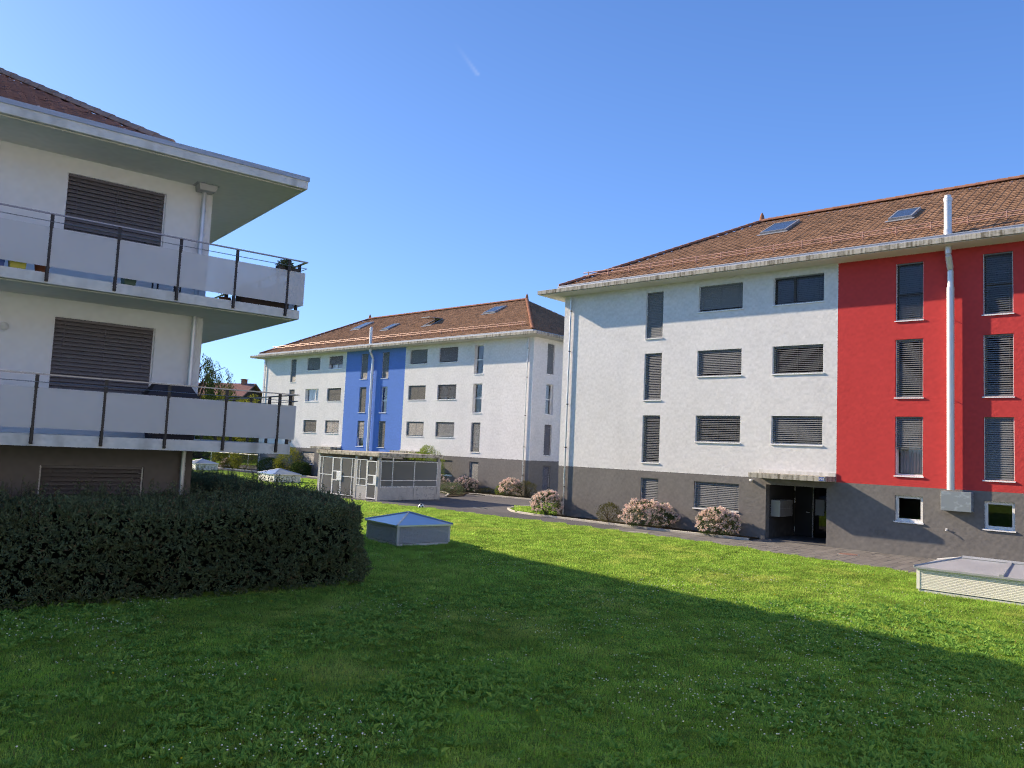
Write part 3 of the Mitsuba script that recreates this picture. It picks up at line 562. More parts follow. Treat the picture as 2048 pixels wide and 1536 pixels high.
def potted(u, n, z, h, r, label, leaf='mat_hedge', seed=0, N=500, sz=.05, stem=.5):
    p = thing('potted_plant', label, 'plant'); rr = np.random.default_rng(seed)
    part(p, 'pot', FL(tube([(u, n, z), (u, n, z + .2), (u, n, z + .2), (u, n, z + .17)], [.09, .125, .11, .10], 14)), 'mat_terracotta', smooth=40)
    part(p, 'stem', FL(cat([tube([(u, n, z + .15), (u + rr.normal(0, r * .3), n + rr.normal(0, r * .3), z + h * .6), (u + rr.normal(0, r * .5), n + rr.normal(0, r * .5), z + h * .9)], [.012, .008, .003], 5) for _ in range(5)])), 'mat_bark')
    d = sphere_dirs(rr, N); rad = rr.random((N, 1)) ** .4
    c = FL.w(u, n, z + .2 + (h - .2) * stem); b = c + d * rad * [r, r, (h - .2) * .5]
    m, uv = leaves(b, d + rr.normal(0, .7, (N, 3)), sz * (.7 + .6 * rr.random(N)), sz * .4, seed=seed)
    part(p, 'foliage', m, leaf, uv=uv, kind='stuff')
potted(3.12, 1.15, B2T, .55, .2, 'brownish potted plant next to the yellow crate on the upper balcony', 'mat_shrub_olive', 3, 260, .07)
potted(-.25, .55, B2T, .85, .22, 'thin branching potted plant beside the corner of the upper balcony', 'mat_hedge', 4, 200, .06)
potted(-.62, .7, B2T, .55, .2, 'low bushy potted plant behind the upper balcony panels', 'mat_hedge', 5, 500, .05)
tr = thing('planter_box', 'dark planter box on the corner railing of the upper balcony', 'planter')
part(tr, 'trough', FL(hull([(u, n, z) for z, a in ((3.36, .02), (3.54, 0)) for u in (-1.42 + a, -.98 - a) for n in (1.32 + a, 1.5 - a)])), 'mat_steel_dark')
rr = np.random.default_rng(9); d = sphere_dirs(rr, 500); d[:, 2] = np.abs(d[:, 2])
m, uv = leaves(FL.w(-1.15, 1.41, 3.54) + d * rr.random((500, 1)) ** .4 * [.17, .17, .16], d + rr.normal(0, .7, (500, 3)), .055, .025, seed=9)
part(tr, 'foliage', m, 'mat_hedge', uv=uv, kind='stuff')
tb = thing('planter_box', 'long dark planter trough on the floor at the right end of the upper balcony', 'planter')
part(tb, 'trough', FL(cbx(-1.35, -.35, .9, 1.25, B2T, B2T + .3, .01)), 'mat_timber')
ch = thing('balcony_chair', 'dark metal chair on the upper balcony', 'chair')
part(ch, 'seat', FL(cbx(.75, 1.2, .6, 1.05, B2T + .42, B2T + .45, .01)), 'mat_steel_dark'); part(ch, 'backrest', FL(cbx(.75, 1.2, .58, .6, B2T + .46, B2T + .85, .005)), 'mat_steel_dark')
for a in (.77, 1.18):
    for b in (.62, 1.03): part(ch, 'leg', FL(bar((a, b, B2T), (a, b, B2T + .42), .025)), 'mat_steel_dark')
# ------------------------------------------------------------------ ground
LG = -2.95
lawn_edge = [(34, 5.6), (17.3, 5.1), (13.2, 4.6), (9.84, 3.95), (4, 3.8), (-3.3, 4.0), (-8.6, 4.6), (-13, 4.75), (-17.1, 4.6), (-17.6, 2), (-18.6, -5.9), (-62, -6.4), (-62, 46), (34, 60)]
lawn_poly = local(FR, lawn_edge)
def groundz(xy):
    import shapely
    d = shapely.distance(shapely.points(xy), lawn_poly.boundary)
    return EYE + G + .02 + .13 * np.clip(d / 3, 0, 1) * (2 - np.clip(d / 3, 0, 1)) + .02 * (meshkit.noise(np.c_[xy * .8, np.zeros(len(xy))]) - .5) * np.clip(d, 0, 1)
def grid_sheet(poly, step):
    x0, y0, x1, y1 = poly.bounds; import shapely
    gx, gy = np.arange(x0, x1 + step, step), np.arange(y0, y1 + step, step)
    pts = np.array([(x, y) for x in gx for y in gy]); keep = shapely.contains_xy(poly.buffer(-step * .3), pts[:, 0], pts[:, 1])
    ring = np.array([poly.exterior.interpolate(s).coords[0] for s in np.arange(0, poly.exterior.length, step * .7)])
    P = np.vstack([pts[keep], ring]); from scipy.spatial import Delaunay
    tri = Delaunay(P).simplices; c = P[tri].mean(1); tri = tri[shapely.contains_xy(poly, c[:, 0], c[:, 1])]
    a = P[tri]; cr = (a[:, 1, 0] - a[:, 0, 0]) * (a[:, 2, 1] - a[:, 0, 1]) - (a[:, 1, 1] - a[:, 0, 1]) * (a[:, 2, 0] - a[:, 0, 0]); tri[cr < 0] = tri[cr < 0][:, ::-1]
    return P, tri
P, tri = grid_sheet(lawn_poly.intersection(sbox(-45, -6, 40, 75)), .9)
struct('lawn', trimesh.Trimesh(np.c_[P, groundz(P)], tri, process=False), 'mat_lawn', smooth=True)
gm = trimesh.creation.box(extents=(3000, 3000, .5)); gm.apply_translation((0, 900, EYE + G - .30)); struct('ground', gm, 'mat_lawn')
struct('asphalt', FR(bx(-58, 5.0, -18, 5.8, G - .04, G)), 'mat_asphalt')
# paving in front of the red block
pv = struct('path', FR(bx(5.002, 34.4, -.02, 5.9, G - .05, G - .03)), 'mat_soil')
rest, uvs = [], []; PW, PH = .31, .62; r5 = np.random.default_rng(5)
for i in range(int((24 - 5) / PW)):
    for j in range(9):
        u0, n0 = 5.01 + i * PW, .02 + j * PH - (.31 if i % 2 else 0)
        n1 = n0 + PH; n0 = max(n0, .01); nmax = 5.6
        if n0 > nmax - .1: continue
        n1 = min(n1, nmax); dz = r5.normal(0, .0022); t1, t2 = r5.normal(0, .0015, 2)
        m = hull([(u + a * su, n + a * sn, G + dz + t1 * su + t2 * sn - (.006 if a == 0 else 0)) for su, u in ((1, u0 + .004), (-1, u0 + PW - .004)) for sn, n in ((1, n0 + .004), (-1, n1 - .004)) for a in (0, .006)] + [(u, n, G - .04) for u in (u0 + .004, u0 + PW - .004) for n in (n0 + .004, n1 - .004)])
        m = FR(m); uv = np.tile([[i / 97 + .003, j / 91 + .002]], (len(m.vertices), 1))
        if 11.5 < u0 < 20.5 and n1 < 5.3: part(pv, 'paver', m, 'mat_paver', uv=uv)
        else: rest.append(m); uvs.append(uv)
part(pv, 'pavers', cat(rest), 'mat_paver', uv=np.vstack(uvs), kind='stuff')
# planting beds, island and kerbs
isl = [(10.4, .0), (10.4, 1.05), (8, 1.25), (5, 1.35), (1.5, 1.2), (-.4, 1.2), (-2.2, .75), (-3.5, -.3), (-4.0, -1.5), (-4.2, -3), (-4.9, -4.6), (-5.9, -5.9), (-5.0, -6.6), (-1.5, -6.0), (-.02, -4.5), (-.02, 0)]
bedR = local(FR, isl); bed_r = local(FR, [(10.35, 0), (10.35, 1.0), (8, 1.2), (5, 1.3), (1.5, 1.15), (-.2, 1.15), (-.2, 0)])
struct('flower_bed', flat(bed_r, EYE + G + .004, EYE + G + .05), 'mat_soil')
isl2 = local(FR, [(-.21, 1.15)] + isl[6:15])
struct('grass_island', flat(isl2, EYE + G + .004, EYE + G + .06), 'mat_lawn')
bedB = [(15, .0), (15, 1.0), (22, 1.1), (28.2, 1.6), (28.6, 3.0), (31.4, 4.4), (32.6, 6.4), (33.6, 6.3), (33.2, 4.6), (31.0, 2.9), (34, 2.15), (37.2, 1.95), (37.4, 0)]
struct('flower_bed', flat(local(FB, [(28.4, 0), (28.4, 2.8), (31.3, 4.3), (33.3, 6.3), (33.0, 4.6), (31.2, 2.6), (34, 2.1), (37.2, 1.9), (37.2, 0)]).buffer(0), EYE + G + .004, EYE + G + .05), 'mat_soil')
struct('flower_bed', flat(local(FB, [(-8, 0), (-8, 1.6), (28, 1.2), (28, 0)]), EYE + G + .004, EYE + G + .05), 'mat_soil')
kb = struct('kerb')
def kerbline(F, pts, w=.10, h=.09, step=1.0):
    from shapely.geometry import LineString
    ls = LineString(pts); L = ls.length; n = max(1, int(L / step))
    for i in range(n):
        a, b = np.array(ls.interpolate(L * i / n).coords[0]), np.array(ls.interpolate(L * (i + 1) / n).coords[0])
        d = (b - a) / np.linalg.norm(b - a); a, b = a + d * .004, b - d * .004; s = np.array([-d[1], d[0]]) * w / 2
        part(kb, 'stone', F(hull([(*(q + t_ * sg), z) for q in (a, b) for sg in (1, -1) for t_, z in ((s, G - .05), (s, G + h - .015), (s * .75, G + h))])), 'mat_kerb')
kerbline(FR, isl[1:6]); kerbline(FR, isl[5:14], step=.5)
kerbline(FB, [(28.4, 2.85), (30, 3.4), (31.6, 4.5), (33.2, 6.35)], step=.7); kerbline(FB, [(31.4, 2.5), (32.5, 2.3), (34, 2.15), (36, 2.05), (37.3, 1.95)]); kerbline(FB, [(-6, 1.6), (10, 1.35), (27.5, 1.25)], step=2.0)
# covers in the paving
mh = thing('manhole_cover', 'rusty round manhole cover in the paving near the red block', 'manhole cover')
part(mh, 'frame', FR(tube([(14.4, 1.78, G - .03), (14.4, 1.78, G + .006)], .36, 32)), 'mat_lead'); part(mh, 'lid', FR(tube([(14.4, 1.78, G), (14.4, 1.78, G + .010)], .32, 32)), 'mat_rust')
dg = thing('drain_cover', 'square drain cover with pale concrete rim in the path by the grass', 'drain cover')
part(dg, 'rim', FR(flat(sbox(6.25, 2.8, 7.0, 3.3).difference(sbox(6.36, 2.9, 6.89, 3.2)), G + .0, G + .012)), 'mat_kerb'); part(dg, 'grate', FR(bx(6.36, 6.89, 2.9, 3.2, G, G + .006)), 'mat_base')
dd = thing('drain_cover', 'flat dark drain grate in the asphalt in front of the bicycle shelter', 'drain cover')
q = FR.loc((-1.2, 41.2)); part(dd, 'rim', FR(flat(sbox(q[0] - .45, q[1] - .3, q[0] + .45, q[1] + .3).difference(sbox(q[0] - .4, q[1] - .25, q[0] + .4, q[1] + .25)), G, G + .01)), 'mat_lead')
part(dd, 'grate', FR(cat([bx(q[0] - .4 + i * .08, q[0] - .36 + i * .08, q[1] - .25, q[1] + .25, G, G + .008) for i in range(10)])), 'mat_black')
# ball
bl = thing('ball', 'small black and white ball on the asphalt beside the lawn edge', 'ball')
bp = FR.w(-4.62, 4.55, G + .15) if False else np.array([-4.10, 38.25, EYE + G + .155])
s_ = trimesh.creation.icosphere(3, .155); cen = s_.triangles_center / .155
ico = trimesh.creation.icosphere(0).vertices; dk = (cen @ ico.T).max(1) > .93
for nm, sel, mt in (('white_panels', ~dk, 'mat_white'), ('black_panels', dk, 'mat_black')):
    m = s_.submesh([np.nonzero(sel)[0]], append=True); m.apply_translation(bp); part(bl, nm, m, mt, smooth=True)
# ------------------------------------------------------------------ ventilation shafts on the lawn
def vent(F, u0, u1, n0, n1, zg, label, slat, post, apex, ridge=None, hbox=.51, rib=True, lid='mat_lid', each=True):
    """louvred box with a hipped sheet lid; zg is the ground"""
    v = thing('ventilation_shaft', label, 'ventilation shaft', 'louvred ventilation shafts on the lawn')
    part(v, 'plinth', F(cbx(u0 + .03, u1 - .03, n0 + .03, n1 - .03, zg - .2, zg + .075, .01)), 'mat_concrete')
    zb, zt = zg + .085, zg + .06 + hbox
    part(v, 'core', F(bx(u0 + .035, u1 - .035, n0 + .035, n1 - .035, zb, zt)), 'mat_lead')
    for u in (u0, u1 - .07):
        for n in (n0, n1 - .07): part(v, 'corner_post', F(bx(u, u + .07, n, n + .07, zb, zt)), post)
    zs = np.arange(zb + .012, zt - .03, .036)
    for fi, (a0, a1, axis, pos, out) in enumerate(((u0, u1, 0, n1, 1), (u0, u1, 0, n0, -1), (n0, n1, 1, u0, -1), (n0, n1, 1, u1, 1))):
        ms = []
        for z in zs:
            pr = [(pos - out * .030, z + .030), (pos - out * .012, z + .024), (pos - out * .012, z), (pos - out * .030, z + .008)]
            pts = [((a, q, zz) if axis == 0 else (q, a, zz)) for a in (a0 + .07, a1 - .07) for q, zz in pr]
            ms.append(F(hull(pts)))
        if each and fi in (0, 2 if F is FL else 0, 3 if F is FL else 0):
            for m in ms: part(v, 'slat', m, slat)
        else: part(v, 'slats', cat(ms), slat, kind='stuff')
    o = .05
    zl = zt + .005; lk = numbered(v + '__lid')
    r0, r1 = ridge if ridge else ((u0 + u1) / 2, (u0 + u1) / 2); nm = (n0 + n1) / 2
    low = [(u0 - o, n0 - o), (u1 + o, n0 - o), (u1 + o, n1 + o), (u0 - o, n1 + o)]
    P = [(*q, zl) for q in low] + [(*q, zl + .045) for q in low] + [(r0, nm, zt + apex), (r1, nm, zt + apex)]
    m = hull(P); put(lk, F(m), lid)
    cs = [(*q, zl + .05) for q in low]; tops = [(r0, nm, zt + apex + .006), (r1, nm, zt + apex + .006)]
    for i, tp in ((0, 0), (1, 1), (2, 1), (3, 0)): part(lk, 'seam', F(bar(cs[i], tops[tp], .035)), lid)
    if ridge:
        part(lk, 'ridge_cap', F(bar(tops[0], tops[1], .07)), lid)
        for u in np.arange(r0, r1 + .1, 1.0)[1:]:
            for n in (n1 + o,): part(lk, 'rib', F(hull([(u + a, *q) for a in (-.045, .045) for q in ((nm, zt + apex + .03), (nm, zt + apex - .02), (n, zl + .09), (n, zl + .03))])), lid)
    return v
vent(FL, -8.62, -6.78, -4.95, -3.075, LG, 'shaded grey ventilation shaft with a pyramid lid next to the clipped hedge', 'mat_vent_dark', 'mat_vent_post', .335, each=True)
vent(FR, 18.64, 23.2, 7.55, 9.57, LG, 'long sunlit ventilation shaft with cream louvres at the right edge of the lawn', 'mat_vent', 'mat_vent', .27, ridge=(19.4, 22.4), hbox=.50, lid='mat_lid_dull')
vent(FL, -17.3, -15.5, -39.1, -34.8, G, 'white louvred ventilation shaft behind the hedge, nearer the bicycle shelter', 'mat_vent', 'mat_vent', .34, ridge=None, hbox=.54, each=False) if False else None
FV = Frame(FL.w(-15.54, -34.79)[:2], tuple(-FL.nn[:2]), tuple(-FL.du[:2]))
def farvent(px, label):
    F2 = Frame(px, tuple(FL.du[:2]), tuple(FL.nn[:2]))
    vent(F2, -1.9, 0, -2.9, 0, G, label, 'mat_vent', 'mat_vent', .40, hbox=.60, each=False)
farvent((-15.75, 53.39), 'white louvred ventilation shaft behind the hedge, nearer the bicycle shelter')
farvent((-26.77, 67.79), 'white louvred ventilation shaft partly hidden behind the near white block')
# ------------------------------------------------------------------ bicycle shelter
S = thing('bicycle_shelter', 'open bicycle shelter with white mesh doors, concrete posts and a flat mossy concrete roof', 'bicycle shelter')
sn, su, eu, en = 3.07, -15.75, -10.05, -1.45
part(S, 'roof', FR(cbx(su - .12, eu + .12, en - .15, sn + .12, -.715, -.505, .015)), 'mat_fascia_shed')
for u, n in ((eu - .08, sn - .08), (-12.1, sn - .08), (su + .08, sn - .08), (eu - .08, en + .08), (su + .08, en + .08)):
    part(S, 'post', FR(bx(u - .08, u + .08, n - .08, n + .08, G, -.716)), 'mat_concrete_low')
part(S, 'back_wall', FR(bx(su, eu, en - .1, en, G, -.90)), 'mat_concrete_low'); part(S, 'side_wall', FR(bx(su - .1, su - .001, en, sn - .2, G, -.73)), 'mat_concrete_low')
def meshpanel(F, a0, a1, z0, z1, n, bars_h=(), bars_v=(), w=.04, parent=S, name='mesh_panel'):
    mp = numbered(parent + '__' + name)
    m = [bx(a0, a1, n - .02, n + .02, z0, z0 + w), bx(a0, a1, n - .02, n + .02, z1 - w, z1), bx(a0, a0 + w, n - .019, n + .019, z0 + w, z1 - w), bx(a1 - w, a1, n - .019, n + .019, z0 + w, z1 - w)]
    m += [bx(a0 + w, a1 - w, n - .016, n + .016, z - w / 2, z + w / 2) for z in bars_h] + [bx(u - w / 2, u + w / 2, n - .018, n + .018, z0 + w, z1 - w) for u in bars_v]
    put(mp, F(cat(m)), 'mat_white')
    part(mp, 'mesh', F(bx(a0 + w * .5, a1 - w * .5, n - .003, n - .0025, z0 + w * .5, z1 - w * .5)).slice_plane(F.w(0, n - .0028, 0), F.nn), 'mat_mesh')
    return mp
nf = sn - .02
meshpanel(FR, su + .16, -14.3, G + .08, -.885, nf, (-1.92,), (-15.29,))
g1 = meshpanel(FR, -14.28, -13.50, G + .08, -.90, nf + .01, (-1.69, -2.2), (), name='gate', w=.05)
part(g1, 'lock_plate', FR(cbx(-13.84, -13.36, nf + .025, nf + .06, -2.20, -1.71, .006)), 'mat_white')
meshpanel(FR, -13.48, -12.19, G + .08, -.885, nf, (-1.95,), (-12.46,))
meshpanel(FR, -12.01, -11.10, -2.37, -.91, nf, (-1.98,), (-11.74,))
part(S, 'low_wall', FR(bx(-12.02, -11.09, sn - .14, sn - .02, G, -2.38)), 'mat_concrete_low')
g2 = meshpanel(FR, -11.06, -10.22, G + .06, -.96, nf + .01, (-1.76, -2.25), (), name='gate', w=.06)
part(g2, 'lock_plate', FR(cbx(-10.45, -10.17, nf + .025, nf + .06, -2.28, -1.77, .006)), 'mat_white')
part(S, 'lamp', FR(cbx(-10.86, -10.70, sn - .05, sn + .03, -.90, -.73, .01)), 'mat_white')
FS_ = Frame(FR.w(eu, 0)[:2], tuple(FR.nn[:2]), tuple(FR.du[:2]))
meshpanel(FS_, en + .16, sn - .16, -2.38, -.92, -.03, (-2.0,), (2.07, .48))
part(S, 'side_post', FS_(bx(2.04, 2.10, -.045, .0, -.92, -.716)), 'mat_white')
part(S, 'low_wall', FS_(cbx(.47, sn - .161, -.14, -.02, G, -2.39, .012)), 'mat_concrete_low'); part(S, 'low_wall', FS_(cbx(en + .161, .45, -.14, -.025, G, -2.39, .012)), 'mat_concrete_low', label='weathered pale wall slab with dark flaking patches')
pr = np.random.default_rng(12); pat = [Polygon([(a + .1 * pr.random() * math.cos(t_), z + .03 * pr.random() * math.sin(t_)) for t_ in np.linspace(0, 6, 9)]).buffer(.012) for a, z in zip(pr.uniform(-1.15, .3, 26), pr.choice([-2.5, -2.52, -2.78, -2.82, -3.0], 26) + pr.normal(0, .04, 26))]
part(S, 'stain', FS_(cat([extr(q, -.0249, -.0235) for q in pat])), 'mat_lead', kind='stuff')
bc = thing('bicycle', 'bicycle parked inside the mesh shelter behind the left gate', 'bicycle')
def ring(c, r, w, ax): t_ = np.linspace(0, 2 * np.pi, 25); return tube([(c[0] + r * math.cos(a) * ax[0], c[1] + r * math.cos(a) * ax[1], c[2] + r * math.sin(a)) for a in t_], w, 5, False)
bu, bn_ = -14.6, 1.6; ax = (.25, 1.0)
part(bc, 'wheel', FR(ring((bu, bn_ + .6, G + .34), .33, .018, ax)), 'mat_black'); part(bc, 'wheel', FR(ring((bu - .26, bn_ - .42, G + .34), .33, .018, ax)), 'mat_black')
jb = lambda f, z: (bu - .26 * (1 - f), bn_ - .42 + 1.02 * f, G + z)
part(bc, 'frame', FR(cat([tube([jb(a, za), jb(b, zb_)], .018, 6) for a, za, b, zb_ in ((0, .34, .42, .30), (0, .34, .30, .82), (.42, .30, .30, .82), (.30, .80, .86, .84), (.42, .30, .86, .80), (.84, .92, 1., .34))])), 'mat_steel_rail')
part(bc, 'handlebar', FR(tube([(bu - .3, bn_ + .42, G + 1.0), (bu, bn_ + .45, G + 1.02), (bu + .28, bn_ + .40, G + 1.0)], .014, 6)), 'mat_steel_rail'); part(bc, 'saddle', FR(hull([jb(.2, .86), jb(.42, .87), jb(.2, .91), (bu - .28, bn_ - .2, G + .9), (bu - .12, bn_ - .24, G + .9)])), 'mat_black')

# ------------------------------------------------------------------ plants
def hedge(F, u0, u1, n0, n1, zt, zg, label, N, seed, lsz=.072, power=5, zvar=.10):
    h = thing('hedge', label, 'hedge'); r = np.random.default_rng(seed)
    c = np.array([(u0 + u1) / 2, (n0 + n1) / 2, 0]); e = np.array([(u1 - u0) / 2, (n1 - n0) / 2, zt - zg])
    # rounded box (superellipse) surface samples: sides and top
    def surf(M):
        out = []
        sides = 2 * (e[0] * 2 + e[1] * 2) * 1.0
        per = np.array([e[0] * 2, e[0] * 2, e[1] * 2, e[1] * 2]) * e[2]; top = 4 * e[0] * e[1]
        pr_ = np.append(per, top); pr_ /= pr_.sum(); w = r.choice(5, M, p=pr_)
        a, b = r.uniform(-1, 1, M), r.uniform(-1, 1, M); z = r.random(M)
        x = np.where(w < 2, a, np.where(w == 2, -1, np.where(w == 3, 1, a))); y = np.where(w == 0, -1, np.where(w == 1, 1, b)); zz = np.where(w == 4, 1., z)
        k_ = (np.abs(x) ** power + np.abs(y) ** power + np.abs(zz * .98) ** (power + 2)) ** (1 / power); k_ = np.maximum(k_, 1)
        # round with absolute radius: shrink corners in metres
        rad = .62; X, Y = x * e[0], y * e[1]
        ox, oy, oz = np.maximum(np.abs(X) - (e[0] - rad), 0), np.maximum(np.abs(Y) - (e[1] - rad), 0), np.maximum(zz * e[2] - (e[2] - rad), 0)
        L = np.sqrt(ox ** 2 + oy ** 2 + oz ** 2); s = np.where(L > rad, rad / np.maximum(L, 1e-9), 1)
        nx, ny, nz = np.sign(X) * ox, np.sign(Y) * oy, oz
        X = np.sign(X) * (np.minimum(np.abs(X), e[0] - rad) + ox * s); Y = np.sign(Y) * (np.minimum(np.abs(Y), e[1] - rad) + oy * s); Z = np.minimum(zz * e[2], e[2] - rad) + oz * s
        n_ = np.stack([nx, ny, nz], 1); n_ /= np.linalg.norm(n_, axis=1, keepdims=True) + 1e-6
        return np.stack([X, Y, Z], 1) + c, n_
    P, n_ = surf(N)
    P[:, 2] += zg
    bump = meshkit.fbm(P * [1.6, 1.6, 1.9], 3, seed) - .5
    depth = -np.abs(r.normal(0, .10, N)) + bump * .62 + .03
    P = P + n_ * depth[:, None]
    # shoots sticking out at the top
    keep = P[:, 2] > zg + .02; P, n_ = P[keep], n_[keep]
    W = np.array([F.w(*q) for q in P]) if len(P) < 1 else F.P + P[:, :1] * F.du + P[:, 1:2] * F.nn + np.c_[np.zeros((len(P), 2)), P[:, 2] + EYE]
    nw = n_[:, :1] * F.du + n_[:, 1:2] * F.nn + np.c_[np.zeros((len(P), 2)), n_[:, 2]]
    # whorls: five leaves around each shoot tip
    k_ = 5; Wk = np.repeat(W, k_, 0); ax_ = np.repeat(nw * .75 + r.normal(0, .35, nw.shape) + [0, 0, .35], k_, 0)
    d = ax_ + r.normal(0, .62, Wk.shape)
    ln = lsz * np.clip(r.normal(1, .25, len(Wk)), .5, 1.6)
    m, uv = leaves(Wk + r.normal(0, .012, Wk.shape), d, ln, ln * .36, fold=.3, seed=seed, bend=.15)
    # long shoots
    M = int(26 * (u1 - u0) * (n1 - n0)) + 30
    P2, n2 = surf(M * 4); sel = n2[:, 2] > .6; P2 = P2[sel][:M]; M = len(P2); P2[:, 2] += zg - .05
    hts = r.uniform(.06, .34, M); st = []; b2, d2 = [], []
    for q, hh in zip(P2, hts):
        w0 = F.w(*q); tip = w0 + np.array([r.normal(0, .06), r.normal(0, .06), hh + .1]); st.append(tube([w0, tip], [.005, .002], 3, False))
        for s in np.linspace(.25, 1, 9):
            b2.append(w0 + (tip - w0) * s); a = r.uniform(0, 6.28); d2.append((math.cos(a), math.sin(a), .7))
    m2, uv2 = leaves(np.array(b2), np.array(d2), lsz * .9, lsz * .3, seed=seed + 1)
    V = np.vstack([m[0], m2[0]]); Fc = np.vstack([m[1], m2[1] + len(m[0])])
    part(h, 'foliage', (V, Fc), 'mat_hedge', uv=np.vstack([uv, uv2]), kind='stuff')
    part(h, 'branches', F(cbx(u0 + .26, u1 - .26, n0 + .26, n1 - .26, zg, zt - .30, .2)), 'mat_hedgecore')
    part(h, 'shoots', cat(st), 'mat_bark', kind='stuff')
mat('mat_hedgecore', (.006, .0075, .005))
hedge(FL, -3.19, 6.0, -.05, 2.02, -1.25, LG, 'dark clipped hedge in front of the near white block', 25000, 21)
hedge(FL, -3.30, -2.0, -13, -.1, -1.22, LG, 'hedge row running back beside the near white block', 13000, 22)
def shrub(c, rx, rz, label, leaf, name='shrub', N=2600, lsz=.07, flower=None, seed=0, cat_='shrub', group=None, ry=None, lean=0, narrow=.42):
    h = thing(name, label, cat_, group); r = np.random.default_rng(seed); ry = ry or rx
    d = sphere_dirs(r, N); d[:, 2] = np.where(d[:, 2] < -.85, -d[:, 2], d[:, 2])
    lump = 1 + .42 * (meshkit.fbm(d * 2.3 + seed, 3, seed) - .5) * 1.6
    rad = (1 - np.abs(r.normal(0, .16, N))) * lump; rad = np.clip(rad, .25, 1.35)
    sc = np.array([rx, ry, rz * .56]); b = np.asarray(c) + [0, 0, rz * .47] + d * rad[:, None] * sc
    b[:, 2] = np.maximum(b[:, 2], c[2] + .02)
    m, uv = leaves(b, d * .9 + r.normal(0, .6, d.shape) + [0, 0, .3], lsz * np.clip(r.normal(1, .3, N), .4, 1.8), lsz * narrow, seed=seed, bend=.1)
    part(h, 'foliage', m, leaf, uv=uv, kind='stuff')
    st = [tube([np.asarray(c) + [r.normal(0, .06), r.normal(0, .06), -.02], np.asarray(c) + q * sc * .45 + [0, 0, rz * .35], np.asarray(c) + q * sc * .9 + [0, 0, rz * .47]], [.014, .010, .004], 4, False) for q in sphere_dirs(r, 14) * [1, 1, .6] + [0, 0, .35]]
    part(h, 'branches', cat(st), 'mat_bark', kind='stuff')
    if flower:
        M = flower; d = sphere_dirs(r, M); d[:, 2] = np.where(d[:, 2] < -.5, -d[:, 2], d[:, 2])
        lump = 1 + .42 * (meshkit.fbm(d * 2.3 + seed, 3, seed) - .5) * 1.6
        b = np.asarray(c) + [0, 0, rz * .47] + d * (lump * r.uniform(.93, 1.07, M))[:, None] * sc; b[:, 2] = np.maximum(b[:, 2], c[2] + .05)
        k_ = 12; bb = np.repeat(b, k_, 0) + r.normal(0, .028, (M * k_, 3)); dd_ = np.repeat(d, k_, 0) + r.normal(0, .8, (M * k_, 3))
        m, uv = leaves(bb, dd_, .058, .052, seed=seed + 3)
        uv[:, 0] = np.clip(np.repeat(np.repeat(r.random(M), k_), 4) * .7 + uv[:, 0] * .3, 0, 1)
        part(h, 'flowers', m, 'mat_flower', uv=uv, kind='stuff')
    return h
gz = lambda F, u, n: F.w(u, n, G + .04)
PF = 'pink flowering shrubs by the house walls'
shrub(gz(FR, -.05, .75), .72, 1.06, 'round pink flowering shrub at the left corner of the red block', 'mat_shrub', 'flowering_shrub', 2500, .075, 231, 1)
shrub(gz(FR, 5.75, .85), 1.12, 1.02, 'widest pink flowering shrub below the narrow ground-floor window of the red block', 'mat_shrub', 'flowering_shrub', 3600, .075, 352, 2, ry=.75)
shrub(gz(FR, 8.95, .85), .82, 1.0, 'pink flowering shrub beneath the wide ground-floor window near the entrance', 'mat_shrub', 'flowering_shrub', 2900, .075, 264, 3, ry=.7)
shrub(gz(FR, 3.75, .95), .56, .85, 'small olive green shrub without flowers between two pink shrubs', 'mat_shrub_olive', 'shrub', 1700, .06, None, 4)
shrub(gz(FB, 29.4, .9), .80, .92, 'pink flowering shrub under the narrow window of the blue block', 'mat_shrub', 'flowering_shrub', 2500, .075, 231, 5)
shrub(gz(FB, 33.75, 1.0), .72, 1.05, 'pink flowering shrub at the right corner of the blue block', 'mat_shrub', 'flowering_shrub', 2400, .075, 231, 6)
shrub(gz(FB, 34.9, .6), .62, .98, 'green shrub just right of the corner flowering shrub of the blue block', 'mat_shrub_olive', 'shrub', 1600, .07, None, 7)
shrub(gz(FB, 32.6, .8), .34, .58, 'little yellowish shrub left of the corner flowering shrub', 'mat_shrub_lime', 'shrub', 700, .06, None, 8)
shrub(gz(FB, 31.2, .6), .75, .32, 'low sparse green plants between the flowering shrubs of the blue block', 'mat_shrub_olive', 'shrub', 700, .07, None, 9)
shrub(gz(FB, 28.3, 2.4), .75, 1.0, 'green shrub with brown tips beside the bicycle shelter', 'mat_shrub_olive', 'shrub', 1700, .07, 40, 10)
shrub(gz(FB, 31.5, 4.2), .85, .70, 'dark low shrub against the far post of the bicycle shelter', 'mat_hedge', 'shrub', 1900, .07, None, 11)
shrub(gz(FB, 26.2, 1.9), 1.35, 2.85, 'tall bright green bush rising behind the bicycle shelter roof', 'mat_shrub_lime', 'bush', 5200, .10, None, 12, cat_='bush')
